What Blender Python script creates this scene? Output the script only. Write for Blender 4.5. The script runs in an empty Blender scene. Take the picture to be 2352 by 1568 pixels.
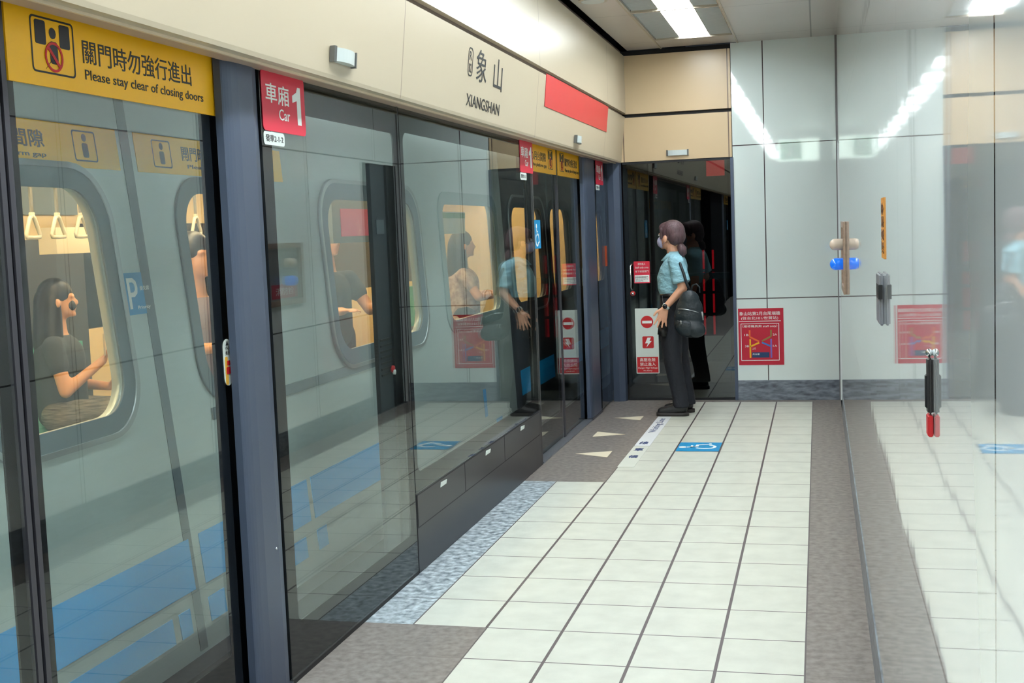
import bpy, bmesh, math, random
from mathutils import Vector, Matrix
random.seed(7)
C = bpy.context.scene.collection
K = 1.55                                   # metres per survey unit (eye height of the camera)

# ------------------------------------------------------------------ camera, world, exposure
sc = bpy.context.scene
cam = bpy.data.cameras.new('camera'); cam_o = bpy.data.objects.new('camera', cam); C.objects.link(cam_o)
cam.sensor_width = 36; cam.lens = 2775.73 * 36 / 2352; cam.clip_start = 0.02; cam.clip_end = 200
R = Matrix(((0.96889795, 0.24439798, -0.03881214), (-0.01552134, -0.09651332, -0.99521066), (-0.24697336, 0.96485999, -0.08971818)))
M = Matrix((R[0], -R[1], -R[2])).transposed()
cam_o.matrix_world = Matrix.Translation((0, 0, K)) @ M.to_4x4()
sc.camera = cam_o
w = bpy.data.worlds.new('world'); sc.world = w; w.use_nodes = True
w.node_tree.nodes['Background'].inputs[0].default_value = (0.8, 0.9, 1, 1)
w.node_tree.nodes['Background'].inputs[1].default_value = 0.02
sc.view_settings.view_transform = 'Standard'; sc.view_settings.look = 'None'
sc.view_settings.gamma = 1; sc.view_settings.use_curve_mapping = False
sc.view_settings.exposure = 0.0
sc.cycles.max_bounces = 8; sc.cycles.glossy_bounces = 4; sc.cycles.transparent_max_bounces = 24
sc.cycles.diffuse_bounces = 3; sc.cycles.caustics_reflective = True; sc.cycles.blur_glossy = .3; sc.cycles.caustics_refractive = False
sc.cycles.sample_clamp_indirect = 20
sc.cycles.use_denoising = True
TUBE = 27.5          # platform fluorescent strength
TRAIN = 32.0          # train ceiling strip strength

# ------------------------------------------------------------------ materials
MATS = {}
def srgb(c):
    if isinstance(c, str):
        c = [int(c[i:i+2], 16) / 255 for i in (0, 2, 4)]
    return tuple(x / 12.92 if x <= .04045 else ((x + .055) / 1.055) ** 2.4 for x in c) + (1,)
def base(name):
    m = bpy.data.materials.new(name); m.use_nodes = True
    return m, m.node_tree, m.node_tree.nodes['Principled BSDF']
def mat(name, col, rough=.5, metal=0, coat=0, noise=0, nscale=40, bump=0, bscale=60, spec=.5, em=None, ems=0, stretch=(1, 1, 1), col2=None):
    if name in MATS: return MATS[name]
    m, t, p = base(name)
    p.inputs['Base Color'].default_value = srgb(col); p.inputs['Roughness'].default_value = rough
    p.inputs['Metallic'].default_value = metal; p.inputs['Coat Weight'].default_value = coat
    p.inputs['Coat Roughness'].default_value = .03; p.inputs['Specular IOR Level'].default_value = spec
    if em: p.inputs['Emission Color'].default_value = srgb(em); p.inputs['Emission Strength'].default_value = ems
    N = t.nodes; L = t.links
    if noise or bump:
        tc = N.new('ShaderNodeNewGeometry'); mp = N.new('ShaderNodeVectorMath'); mp.operation = 'MULTIPLY'
        mp.inputs[1].default_value = stretch; L.new(tc.outputs['Position'], mp.inputs[0])
    if noise:
        n = N.new('ShaderNodeTexNoise'); n.inputs['Scale'].default_value = nscale; n.inputs['Detail'].default_value = 5
        L.new(mp.outputs[0], n.inputs['Vector'])
        r = N.new('ShaderNodeValToRGB'); r.color_ramp.elements[0].position = .3; r.color_ramp.elements[1].position = .7
        c = srgb(col); d = srgb(col2) if col2 else tuple(x * (1 - noise) for x in c[:3]) + (1,)
        r.color_ramp.elements[0].color = d; r.color_ramp.elements[1].color = c
        L.new(n.outputs[0], r.inputs[0]); L.new(r.outputs[0], p.inputs['Base Color'])
    if bump:
        n = N.new('ShaderNodeTexNoise'); n.inputs['Scale'].default_value = bscale; n.inputs['Detail'].default_value = 3
        L.new(mp.outputs[0], n.inputs['Vector'])
        b = N.new('ShaderNodeBump'); b.inputs['Strength'].default_value = 1; b.inputs['Distance'].default_value = bump
        L.new(n.outputs[0], b.inputs['Height']); L.new(b.outputs[0], p.inputs['Normal'])
        if coat: L.new(b.outputs[0], p.inputs['Coat Normal'])
    MATS[name] = m
    return m
def line_mask(t, src, axis, off, pitch, width):
    """1 on the joint, 0 on the tile; off, pitch, width in survey units"""
    N = t.nodes; L = t.links
    s = N.new('ShaderNodeSeparateXYZ'); L.new(src, s.inputs[0])
    def mth(op, a, b=None):
        n = N.new('ShaderNodeMath'); n.operation = op
        for i, v in enumerate((a, b)):
            if v is None: continue
            if isinstance(v, (int, float)): n.inputs[i].default_value = v
            else: L.new(v, n.inputs[i])
        return n.outputs[0]
    a = mth('SUBTRACT', s.outputs[axis], off * K)
    a = mth('DIVIDE', a, pitch * K)
    a = mth('ADD', a, .5); f = mth('FRACT', mth('ADD', a, 1000)); f = mth('ABSOLUTE', mth('SUBTRACT', f, .5))
    return mth('LESS_THAN', f, width / 2 / pitch)
def joint_mat(name, col, jcol, joints, rough=.4, coat=0, noise=.1, nscale=30, bump=0, bscale=60, stretch=(1, 1, 1), col2=None, spec=.5):
    m = mat(name, col, rough, 0, coat, noise, nscale, bump, bscale, spec, stretch=stretch, col2=col2)
    t = m.node_tree; N = t.nodes; L = t.links; p = N['Principled BSDF']
    src = p.inputs['Base Color'].links[0].from_socket if p.inputs['Base Color'].links else None
    g = N.new('ShaderNodeNewGeometry')
    for (ax, off, pitch, wd) in joints:
        k = line_mask(t, g.outputs['Position'], ax, off, pitch, wd)
        mx = N.new('ShaderNodeMix'); mx.data_type = 'RGBA'; L.new(k, mx.inputs[0])
        if src: L.new(src, mx.inputs[6])
        else: mx.inputs[6].default_value = srgb(col)
        mx.inputs[7].default_value = srgb(jcol); src = mx.outputs[2]
    L.new(src, p.inputs['Base Color'])
    return m
def glass_mat(name, tint, ior=1.6, rough=0.0):
    m, t, p = base(name); N = t.nodes; L = t.links
    tr = N.new('ShaderNodeBsdfTransparent'); tr.inputs[0].default_value = (*tint, 1)
    gl = N.new('ShaderNodeBsdfGlossy'); gl.inputs['Roughness'].default_value = rough; gl.inputs[0].default_value = (.95, 1, 1, 1)
    fr = N.new('ShaderNodeFresnel'); fr.inputs[0].default_value = ior
    geo = N.new('ShaderNodeNewGeometry'); bf = N.new('ShaderNodeMath'); bf.operation = 'SUBTRACT'; bf.inputs[0].default_value = 1
    L.new(geo.outputs['Backfacing'], bf.inputs[1])
    mu = N.new('ShaderNodeMath'); mu.operation = 'MULTIPLY'; L.new(fr.outputs[0], mu.inputs[0]); L.new(bf.outputs[0], mu.inputs[1])
    mx = N.new('ShaderNodeMixShader'); L.new(mu.outputs[0], mx.inputs[0]); L.new(tr.outputs[0], mx.inputs[1]); L.new(gl.outputs[0], mx.inputs[2])
    L.new(mx.outputs[0], N['Material Output'].inputs[0]); N.remove(p)
    MATS[name] = m
    return m
TX, TXO, TY, TYO = .1985, -.042, .2225, 2.8875
m_tile = joint_mat('floor_tile', 'ced0c5', '554a4c', [(0, TXO, TX, .0078), (1, TYO, TY, .0045)], rough=.45, noise=.12, nscale=9, bump=.0006, bscale=220)
m_brown = joint_mat('brown_granite', '8d857f', '6b625f', [(1, TYO + TY, TY * 2, .0025)], rough=.5, noise=.3, nscale=30, stretch=(1, 1, 1), col2='6a625f')
m_blue = joint_mat('blue_grey_granite', 'c8d4da', '555a62', [(1, 3.11, TY * 4, .003)], rough=.4, noise=.4, nscale=28, col2='5f6a74')
m_gran = mat('wall_base_granite', '848d98', .35, noise=.5, nscale=22, col2='4c525e', stretch=(.6, .6, 2))
m_wall = joint_mat('white_enamel_panel', 'eef5f6', '4c4446', [(2, 1.4345, .858, .006), (1, .81, .955, .006)], rough=.04, coat=.75, spec=.5, noise=.03, nscale=1, bump=.0012, bscale=1.6, stretch=(1, 1, .5))
m_wallx = joint_mat('white_enamel_end_panel', 'd9e4e1', '4c4446', [(2, 1.4345, .858, .006), (0, -.285, .8, .006)], rough=.04, coat=1, noise=.03, nscale=1, bump=.0006, bscale=1.5)
m_beige = joint_mat('beige_enamel', 'c0b299', '8d7c69', [(1, 3.14, 1.6, .005)], rough=.3, noise=.03, nscale=1)
m_beigex = joint_mat('beige_enamel_end', 'cbb18c', '6b5546', [(0, -.478, .593, .006)], rough=.3, noise=.03, nscale=1)
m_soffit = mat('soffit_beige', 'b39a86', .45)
m_ceil = joint_mat('ceiling_metal_panel', 'c2bbb3', '7d756f', [(1, 5.79, .89, .004), (0, -.022, 3, .008)], rough=.35, noise=.04, nscale=2)
m_black = mat('black_gap', '101116', .6)
m_frit = mat('black_glass_border', '08090c', .7, spec=.05)
m_dark = mat('charcoal_metal', '3b3e47', .35, metal=.2)
m_base = mat('dark_base_panel', '26262b', .3, spec=.3)
m_post = mat('blue_grey_post', '4c566a', .38, metal=.25)
m_stile = mat('black_door_stile', '1c1e23', .25)
m_steel = mat('brushed_steel', 'a4a8aa', .3, metal=.9)
m_chrome = mat('chrome', 'd8dcdf', .12, metal=1)
m_sill = mat('steel_sill', '83878d', .35, metal=.5, noise=.1, nscale=60)
m_rail = mat('black_rail', '1e2227', .4)
m_yel = mat('yellow_sign', 'fdbc14', .4)
m_ink = mat('dark_ink', '27262c', .5)
m_blackink = mat('black_ink', '191a1e', .5)
m_red = mat('red_sign', 'd8203f', .4)
m_redp = mat('poster_red', 'c0062f', .4)
m_redf = mat('red_fascia_panel', 'd42f38', .35)
m_circ = mat('prohibition_red', 'c41a22', .5)
m_white = mat('white_print', 'eef2f0', .5)
m_wboard = mat('white_board', 'd5ddd8', .45)
m_cyan = mat('cyan_sticker', '0a8fc8', .45)
m_tri = mat('cream_triangle', 'e6d9bf', .5)
m_tape = mat('floor_label_white', 'd0d3c9', .5)
m_inkb = mat('navy_ink', '3c4c7c', .5)
m_tube = mat('fluorescent_tube', 'ffffff', .5, em='f2fbff', ems=TUBE)
m_filltube = mat('track_fill_tube', 'ffffff', .5, em='eefcff', ems=4)  # glow of the fill lights added for the train side
m_hous = mat('fixture_reflector', '9aa09e', .22, metal=.8)
m_louv = mat('louvre_metal', 'd5d9d7', .3, metal=.3)
m_frame = mat('fixture_frame', 'b6ab98', .4)
m_lens = mat('marker_lens', 'c3ccca', .35)
m_train = mat('train_steel', 'b4bfbe', .3, metal=.3, noise=.05, nscale=6, stretch=(1, 1, 20))
m_rubber = mat('window_surround', '55636b', .45)
m_stripe = mat('train_blue', '0098dc', .35)
m_int = mat('train_interior_cream', 'f0d3a0', .5)
m_pstrip = mat('train_light_strip', 'ffffff', .5, em='ffdca8', ems=TRAIN)
m_under = mat('underframe_black', '15161a', .7)
m_seat = mat('seat_teal', '5fb39c', .45)
m_strapw = mat('strap_ring_cream', 'efe6cf', .4)
m_strapb = mat('strap_webbing', '8e8a80', .7)
m_tunnel = mat('tunnel_concrete', '2c2d2f', .9, noise=.3, nscale=4)
m_skin = mat('skin', 'd9a182', .5, noise=.06, nscale=30)
m_skin2 = mat('skin_passenger', 'e0a47c', .5)
m_hair = mat('brown_hair', '6b5054', .42, noise=.55, nscale=18, stretch=(3, 3, .6), bump=.004, bscale=60)
m_hair2 = mat('black_hair', '1f1a1c', .4, noise=.4, nscale=40, stretch=(3, 3, .5))
m_shirt = mat('pale_blue_shirt', '93c3d2', .8, noise=.14, nscale=9, bump=.03, bscale=11, stretch=(1, 1, 1.8))
m_trou = mat('charcoal_trousers', '1f222b', .8, noise=.3, nscale=12, bump=.03, bscale=9, stretch=(1, 1, .7))
m_shoe = mat('black_shoe', '17171a', .45)
m_sole = mat('dark_sole', '2f2a29', .7)
m_bag = mat('dark_teal_nylon', '15232b', .45, noise=.3, nscale=10, bump=.01, bscale=14)
m_mask = mat('lilac_face_mask', 'b7b4cf', .8)
m_belt = mat('black_belt', '0f0f12', .4)
m_gold = mat('hair_tie_gold', 'cdb98c', .4)
m_watch = mat('watch_case', '141418', .15)
G = glass_mat('screen_glass', (.955, .975, .97), 1.5)
G2 = glass_mat('end_door_glass', (.5, .55, .58), 1.85)
G3 = glass_mat('train_glass', (.9, .92, .92), 1.3)

# ------------------------------------------------------------------ object helpers
def kp(p): return Vector(p) * K
def worldloc(o):
    v = Vector((0, 0, 0))
    while o is not None: v += Vector(o.location); o = o.parent
    return v
def thing(name, label, cat, loc, group=None):
    o = bpy.data.objects.new(name, None); C.objects.link(o); o.location = kp(loc); o.empty_display_size = .1
    o['label'] = label; o['category'] = cat
    if group: o['group'] = group
    return o
def tag(o, label=None, cat=None, group=None, kind=None):
    if label: o['label'] = label
    if cat: o['category'] = cat
    if group: o['group'] = group
    if kind: o['kind'] = kind
    return o
def link(name, me, m, parent=None, label=None):
    o = bpy.data.objects.new(name, me); C.objects.link(o)
    if m is not None: me.materials.clear(); me.materials.append(m)
    if parent is not None:
        o.parent = parent; d = worldloc(parent)
    else:
        xs = [v.co for v in me.vertices]
        d = Vector((sum(v.x for v in xs) / len(xs), sum(v.y for v in xs) / len(xs), min(v.z for v in xs)))
        o.location = d
    me.transform(Matrix.Translation(-d)); me.update()
    if label: o['label'] = label
    return o
def from_bm(bm, smooth=False):
    me = bpy.data.meshes.new('m'); bmesh.ops.recalc_face_normals(bm, faces=bm.faces); bm.to_mesh(me); bm.free()
    if smooth: me.polygons.foreach_set('use_smooth', [True] * len(me.polygons))
    return me
def bm_box(bm, a, b, mi=0):
    a = kp(a); b = kp(b)
    vs = [bm.verts.new((x, y, z)) for x in (a.x, b.x) for y in (a.y, b.y) for z in (a.z, b.z)]
    for f in ((0, 1, 3, 2), (4, 6, 7, 5), (0, 4, 5, 1), (2, 3, 7, 6), (0, 2, 6, 4), (1, 5, 7, 3)):
        fc = bm.faces.new([vs[i] for i in f]); fc.material_index = mi
def box(name, a, b, m, parent=None, bevel=0, label=None):
    bm = bmesh.new(); bm_box(bm, a, b)
    if bevel: bmesh.ops.bevel(bm, geom=list(bm.edges), offset=bevel * K, segments=3, affect='EDGES')
    return link(name, from_bm(bm), m, parent, label)
def boxes(name, L, m, parent=None, label=None, one=False):
    if parent is not None and not one and len(L) <= 30:
        for a, b in L: o = box(name, a, b, m, parent, 0, label)
        return o
    bm = bmesh.new()
    for a, b in L: bm_box(bm, a, b)
    return link(name, from_bm(bm), m, parent, label)
def prism(name, pts, axis, lo, hi, m, parent=None, label=None):
    """closed outline (two coordinates) extruded along axis"""
    bm = bmesh.new()
    def P(u, v, w):
        return kp({0: (w, u, v), 1: (u, w, v), 2: (u, v, w)}[axis])
    A = [bm.verts.new(P(u, v, lo)) for u, v in pts]; B = [bm.verts.new(P(u, v, hi)) for u, v in pts]
    bm.faces.new(A); bm.faces.new(B[::-1]); n = len(pts)
    for i in range(n): bm.faces.new((A[i], B[i], B[(i + 1) % n], A[(i + 1) % n]))
    return link(name, from_bm(bm), m, parent, label)
def rrect(u0, v0, u1, v1, r, n=6, skew=0):
    out = []
    for cx, cy, a0 in ((u1 - r, v1 - r, 0), (u0 + r, v1 - r, 90), (u0 + r, v0 + r, 180), (u1 - r, v0 + r, 270)):
        for i in range(n + 1):
            a = math.radians(a0 + 90 * i / n); u = cx + r * math.cos(a); v = cy + r * math.sin(a)
            out.append((u - skew * (v - v0), v))
    return out
def plate_mesh(loops, depth, f):
    """filled outline with holes, extruded by depth; f maps (u,v,w) in survey units to a survey point"""
    cu = bpy.data.curves.new('c', 'CURVE'); cu.dimensions = '2D'; cu.fill_mode = 'BOTH'; cu.extrude = depth / 2
    for lp in loops:
        s = cu.splines.new('POLY'); s.points.add(len(lp) - 1)
        for i, (u, v) in enumerate(lp): s.points[i].co = (u, v, 0, 1)
        s.use_cyclic_u = True
    o = bpy.data.objects.new('c', cu); C.objects.link(o); dg = bpy.context.evaluated_depsgraph_get()
    me = bpy.data.meshes.new_from_object(o.evaluated_get(dg)); bpy.data.objects.remove(o)
    for v in me.vertices: v.co = kp(f(v.co.x, v.co.y, v.co.z + depth / 2))
    bm = bmesh.new(); bm.from_mesh(me); bmesh.ops.remove_doubles(bm, verts=bm.verts, dist=1e-5)
    return from_bm(bm)
def frame_map(face, w0):
    """face 'L' looks to +x (platform screens), 'E' looks to -y (end wall), 'F' looks up, 'R' looks to -x"""
    return {'L': lambda u, v, w: (w0 + w, u, v), 'E': lambda u, v, w: (u, w0 - w, v),
            'F': lambda u, v, w: (u, v, w0 + w), 'R': lambda u, v, w: (w0 - w, u, v)}[face]
def plate(name, loops, depth, face, w0, m, parent=None, label=None):
    f = frame_map(face, w0) if isinstance(face, str) else face
    return link(name, plate_mesh(loops, depth, f), m, parent, label)
def merge(meshes):
    bm = bmesh.new()
    for me in meshes: bm.from_mesh(me)
    return from_bm(bm)
def text_mesh(s, u0, v0, u1, v1, f, depth=.0006, vert=False, bold=0.0):
    cu = bpy.data.curves.new('t', 'FONT'); cu.body = s; cu.extrude = .01; cu.offset = bold
    cu.size = 1; cu.resolution_u = 3
    o = bpy.data.objects.new('t', cu); C.objects.link(o); dg = bpy.context.evaluated_depsgraph_get()
    me = bpy.data.meshes.new_from_object(o.evaluated_get(dg)); bpy.data.objects.remove(o)
    xs = [v.co.x for v in me.vertices]; ys = [v.co.y for v in me.vertices]
    if not xs: return me
    x0, x1, y0, y1 = min(xs), max(xs), min(ys), max(ys)
    for v in me.vertices:
        a = (v.co.x - x0) / (x1 - x0); b = (v.co.y - y0) / max(y1 - y0, 1e-6)
        if vert: u = u0 + (1 - b) * (u1 - u0); vv = v0 + a * (v1 - v0)
        else: u = u0 + a * (u1 - u0); vv = v0 + b * (v1 - v0)
        v.co = kp(f(u, vv, depth if v.co.z > 0 else 0))
    return me
def text(name, items, face, w0, m, parent=None, bold=0.0, label=None):
    f = frame_map(face, w0) if isinstance(face, str) else face
    return link(name, merge([text_mesh(s, *b, f, bold=bold, vert=(len(r) > 0 and r[0])) for s, b, *r in items]), m, parent, label)
def tube_bm(bm, pts, r, n=10, caps=True):
    pts = [Vector(p) for p in pts]; rs = r if isinstance(r, (list, tuple)) else [r] * len(pts)
    rings = []; up = Vector((0, 0, 1)); prev = None
    for i, p in enumerate(pts):
        d = (pts[min(i + 1, len(pts) - 1)] - pts[max(i - 1, 0)]).normalized()
        if prev is None:
            a = d.orthogonal().normalized()
        else:
            a = (prev - d * prev.dot(d)).normalized()
        prev = a; b = d.cross(a)
        rings.append([bm.verts.new(p + a * rs[i] * math.cos(2 * math.pi * k / n) + b * rs[i] * math.sin(2 * math.pi * k / n)) for k in range(n)])
    for A, B in zip(rings, rings[1:]):
        for k in range(n): bm.faces.new((A[k], A[(k + 1) % n], B[(k + 1) % n], B[k]))
    if caps: bm.faces.new(rings[0][::-1]); bm.faces.new(rings[-1])
def tube(name, pts, r, m, parent=None, n=10, label=None):
    bm = bmesh.new(); tube_bm(bm, [kp(p) for p in pts], [x * K for x in r] if isinstance(r, (list, tuple)) else r * K, n)
    return link(name, from_bm(bm, True), m, parent, label)
def ell(bm, c, r, rot=None, n=20):
    """ellipsoid, centre and radii in metres"""
    mt = Matrix.Translation(c)
    if rot is not None: mt = mt @ rot
    mt = mt @ Matrix.Diagonal((*r, 1))
    bmesh.ops.create_uvsphere(bm, u_segments=n, v_segments=n // 2 + 2, radius=1, matrix=mt)
def ellipsoid(name, c, r, m, parent=None, label=None):
    bm = bmesh.new(); ell(bm, kp(c), [x * K for x in r]); return link(name, from_bm(bm, True), m, parent, label)
def cap(bm, a, b, ra, rb, n=12):
    """tapered capsule, metres"""
    a = Vector(a); b = Vector(b); d = b - a; L = d.length; pts = []; rs = []
    u = d / L
    for k in range(5):
        t = math.pi / 2 * k / 4; pts.append(a - u * ra * math.cos(t)); rs.append(max(ra * math.sin(t), ra * .05))
    for k in range(5):
        t = math.pi / 2 * k / 4; pts.append(b + u * rb * math.sin(t)); rs.append(max(rb * math.cos(t), rb * .05))
    tube_bm(bm, pts, rs, n)
def loft(bm, secs, n=24):
    """stack of ellipses (cx,cy,z,rx,ry[,yaw]) in metres"""
    rings = []
    for s in secs:
        cx, cy, z, rx, ry = s[:5]; yw = s[5] if len(s) > 5 else 0; c_, s_ = math.cos(yw), math.sin(yw); tl = s[6] if len(s) > 6 else 0
        ring = []
        for k in range(n):
            a = 2 * math.pi * k / n; x = rx * math.cos(a); y = ry * math.sin(a)
            ring.append(bm.verts.new((cx + x * c_ - y * s_, cy + x * s_ + y * c_, z + tl * math.cos(a))))
        rings.append(ring)
    for A, B in zip(rings, rings[1:]):
        for k in range(n): bm.faces.new((A[k], A[(k + 1) % n], B[(k + 1) % n], B[k]))
    bm.faces.new(rings[0][::-1]); bm.faces.new(rings[-1])
def fuse(bm, voxel, smooth=3):
    """one continuous skin over overlapping volumes"""
    me = from_bm(bm); o = bpy.data.objects.new('f', me); C.objects.link(o)
    r = o.modifiers.new('r', 'REMESH'); r.mode = 'VOXEL'; r.voxel_size = voxel
    if smooth: s = o.modifiers.new('s', 'SMOOTH'); s.iterations = smooth; s.factor = .5
    dg = bpy.context.evaluated_depsgraph_get(); out = bpy.data.meshes.new_from_object(o.evaluated_get(dg))
    bpy.data.objects.remove(o); out.polygons.foreach_set('use_smooth', [True] * len(out.polygons))
    return out
def copy_tree(o, dloc, parent=None):
    c = o.copy(); C.objects.link(c)
    if parent is None: c.location = Vector(o.location) + kp(dloc)
    else: c.parent = parent
    for ch in list(o.children): copy_tree(ch, dloc, c)
    return c
def struct(o): o['kind'] = 'structure'; return o

# ------------------------------------------------------------------ the setting
XR, YE, ZC = .107, 6.93, 2.0        # right wall, end wall, ceiling
YB = -7.0                           # how far the platform is built behind the camera
XP = -1.165                         # face of the platform screens
# floor: one slab, four finishes
bm = bmesh.new()
def fq(x0, y0, x1, y1, mi):
    f = bm.faces.new([bm.verts.new(kp(p)) for p in ((x0, y0, 0), (x1, y0, 0), (x1, y1, 0), (x0, y1, 0))]); f.material_index = mi
XA, XG = TXO - 4 * TX, TXO - 5 * TX      # edge of tile field at doors; edge beside the blue granite
y1, y2, y3 = TYO, TYO + 8 * TY, TYO + 18 * TY - .03
fq(TXO, YB, XR, YE, 1)
fq(XA, YB, TXO, 6.855, 0)
fq(XA - .4, 6.855, TXO, YE, 1)
fq(XP - .02, YB, XA, y1, 1)
fq(XP - .02, y1, XG, y2 - .03 + .03, 2); fq(XG, y1, XA, y2, 0)
fq(XP - .02, y2, XA, 6.855, 1)
bmesh.ops.recalc_face_normals(bm, faces=bm.faces)
for f in bm.faces:
    if f.normal.z < 0: f.normal_flip()
bm_box(bm, (XP - .02, YB, -.1), (XR, YE, -.0005), 1)
me = bpy.data.meshes.new('floor'); bm.to_mesh(me); bm.free()
o = link('floor', me, None); [me.materials.append(x) for x in (m_tile, m_brown, m_blue)]; struct(o)
# right wall with the service door recess near the far corner
boxes_r = [((XR, YB, .113), (XR + .1, 6.33, ZC)), ((XR, 6.915, .0), (XR + .1, YE, ZC)), ((XR, 6.33, 1.42), (XR + .1, 6.915, ZC))]
struct(boxes('wall_right', boxes_r, m_wall))
struct(boxes('baseboard_right', [((XR - .002, YB, 0), (XR + .1, 6.33, .113))], m_gran))
d = struct(box('door_2', (XR + .012, 6.332, 0), (XR + .06, 6.913, 1.42), mat('service_door_dark', '1d2127', .5), None))
boxes('door_louvre', [((XR + .008, 6.44, .30 + .02 * i), (XR + .013, 6.74, .308 + .02 * i)) for i in range(7)], m_blackink, d, one=True)
boxes('door_handle', [((XR + .0, 6.37, .60), (XR + .013, 6.39, .68))], m_chrome, d)
box('door_plate', (XR + .008, 6.55, 1.06), (XR + .013, 6.70, 1.12), m_ink, d)
# end wall
struct(box('wall_end', (-.458, YE, .113), (XR + .1, YE + .1, ZC), m_wallx))
struct(box('baseboard_end', (-.458, YE - .006, 0), (XR, YE + .1, .113), m_gran))
struct(box('trim_1', (XR - .006, YE - .008, 0), (XR, YE - .0005, ZC), mat('corner_trim', '6e6c6e', .4)))
# beige fascia over the end door
bm = bmesh.new()
bm_box(bm, (-1.09, YE + .006, 1.375), (-.462, YE + .1, 1.625)); bm_box(bm, (-1.09, YE + .006, 1.645), (-.462, YE + .1, 1.972)); bm_box(bm, (-1.2, YE + .03, 1.6), (-.45, YE + .1, 2.0), 1)
me = bpy.data.meshes.new('fe'); bmesh.ops.recalc_face_normals(bm, faces=bm.faces); bm.to_mesh(me); bm.free()
o = link('wall_end_upper', me, None); me.materials.append(m_beigex); me.materials.append(m_black); struct(o)
# fascia along the track side: upper band upright, lower band leaning back to the track
def fascia(y0, y1):
    A = [(-1.055, 1.65), (-1.055, 1.972), (-1.16, 1.972), (-1.16, 1.65)]
    B = [(-1.06, 1.630), (-1.087, 1.380), (-1.090, 1.371), (-1.13, 1.371), (-1.13, 1.63)]
    ms = []
    for P_, mi in ((A, 0), (B, 0)):
        bm = bmesh.new(); n = len(P_)
        a = [bm.verts.new(kp((u, y0, v))) for u, v in P_]; b = [bm.verts.new(kp((u, y1, v))) for u, v in P_]
        bm.faces.new(a); bm.faces.new(b[::-1])
        for i in range(n): bm.faces.new((a[i], b[i], b[(i + 1) % n], a[(i + 1) % n]))
        ms.append(from_bm(bm))
    return merge(ms)
o = struct(link('wall_left', fascia(YB, YE + .005), m_beige))
struct(boxes('trim_2', [((-1.2, YB, 1.6), (-1.075, YE, 2.0))], mat('groove_brown', '6d5d55', .5)))
struct(boxes('trim_3', [((-1.172, YB, 1.372), (-1.112, YE, 1.40)), ((-1.26, YB, 1.398), (-1.14, YE, 1.42))], m_soffit))
struct(boxes('trim_4', [((-1.118, YB, 1.366), (-1.112, YE, 1.373))], mat('soffit_bead', 'd9c6aa', .4)))
# ceiling with a long slot for the recessed lights
FX0, FX1 = -.835, -.425
struct(boxes('ceiling', [((-1.035, YB, ZC), (FX0, YE, ZC + .02)), ((FX1, YB, ZC), (XR + .05, YE, ZC + .02)), ((FX0, 6.63, ZC), (FX1, YE - .02, ZC + .02))], m_ceil))
struct(boxes('trim_5', [((-1.2, YB, 2.12), (XR + .1, YE + .1, 2.4))], m_black))
bm = bmesh.new()
for x in (FX0 - .008, FX1 + .008): bm_box(bm, (x - .004, YB, ZC - .004), (x + .004, YE, ZC))
struct(link('trim_6', from_bm(bm), m_frame))
# behind the camera: plain dark screens and a closing wall
struct(boxes('wall_left_screen', [((-1.30, YB, 0), (-1.262, .1, 1.4)), ((-1.24, -1.85, 0), (-1.17, .1, 1.4)), ((-1.24, YB, 0), (-1.17, -3.05, 1.4))], m_frit))
struct(box('wall_back', (-1.3, YB - .1, 0), (XR + .1, YB, 2.0), mat('far_platform_wall', '8d8f8c', .6)))
# threshold along the doors
struct(boxes('trim_7', [((-1.23, .9, -.02), (XP, 2.28, .006)), ((-1.23, 5.03, -.02), (XP, 6.2, .006))], m_sill))
struct(boxes('trim_8', [((-1.29, .1, -.1), (-1.23, YE, .004)), ((-1.23, 2.434, -.02), (-1.18, 5.0, .004))], m_rail))
# track pit and tunnel
struct(boxes('wall_tunnel', [((-4.6, -8, -1.0), (-4.5, 26, 3.2)), ((-4.6, 26, -1.0), (-1.2, 26.1, 3.2)), ((-4.6, -8.1, -1), (-1.2, -8, 3.2))], m_tunnel))
struct(box('floor_track', (-4.6, -8, -1.1), (-1.29, 26, -1.0), m_tunnel))
struct(box('ceiling_tunnel', (-4.6, -8, 2.6), (-1.2, 26, 2.7), m_tunnel))
struct(boxes('wall_tunnel_near', [((-1.3, 7.6, -1), (-1.2, 26, 2.6)), ((-1.32, -8, -1), (-1.29, 7.6, -.02)), ((-1.24, -8, 1.42), (-1.2, 8, 2.6))], m_tunnel))

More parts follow.
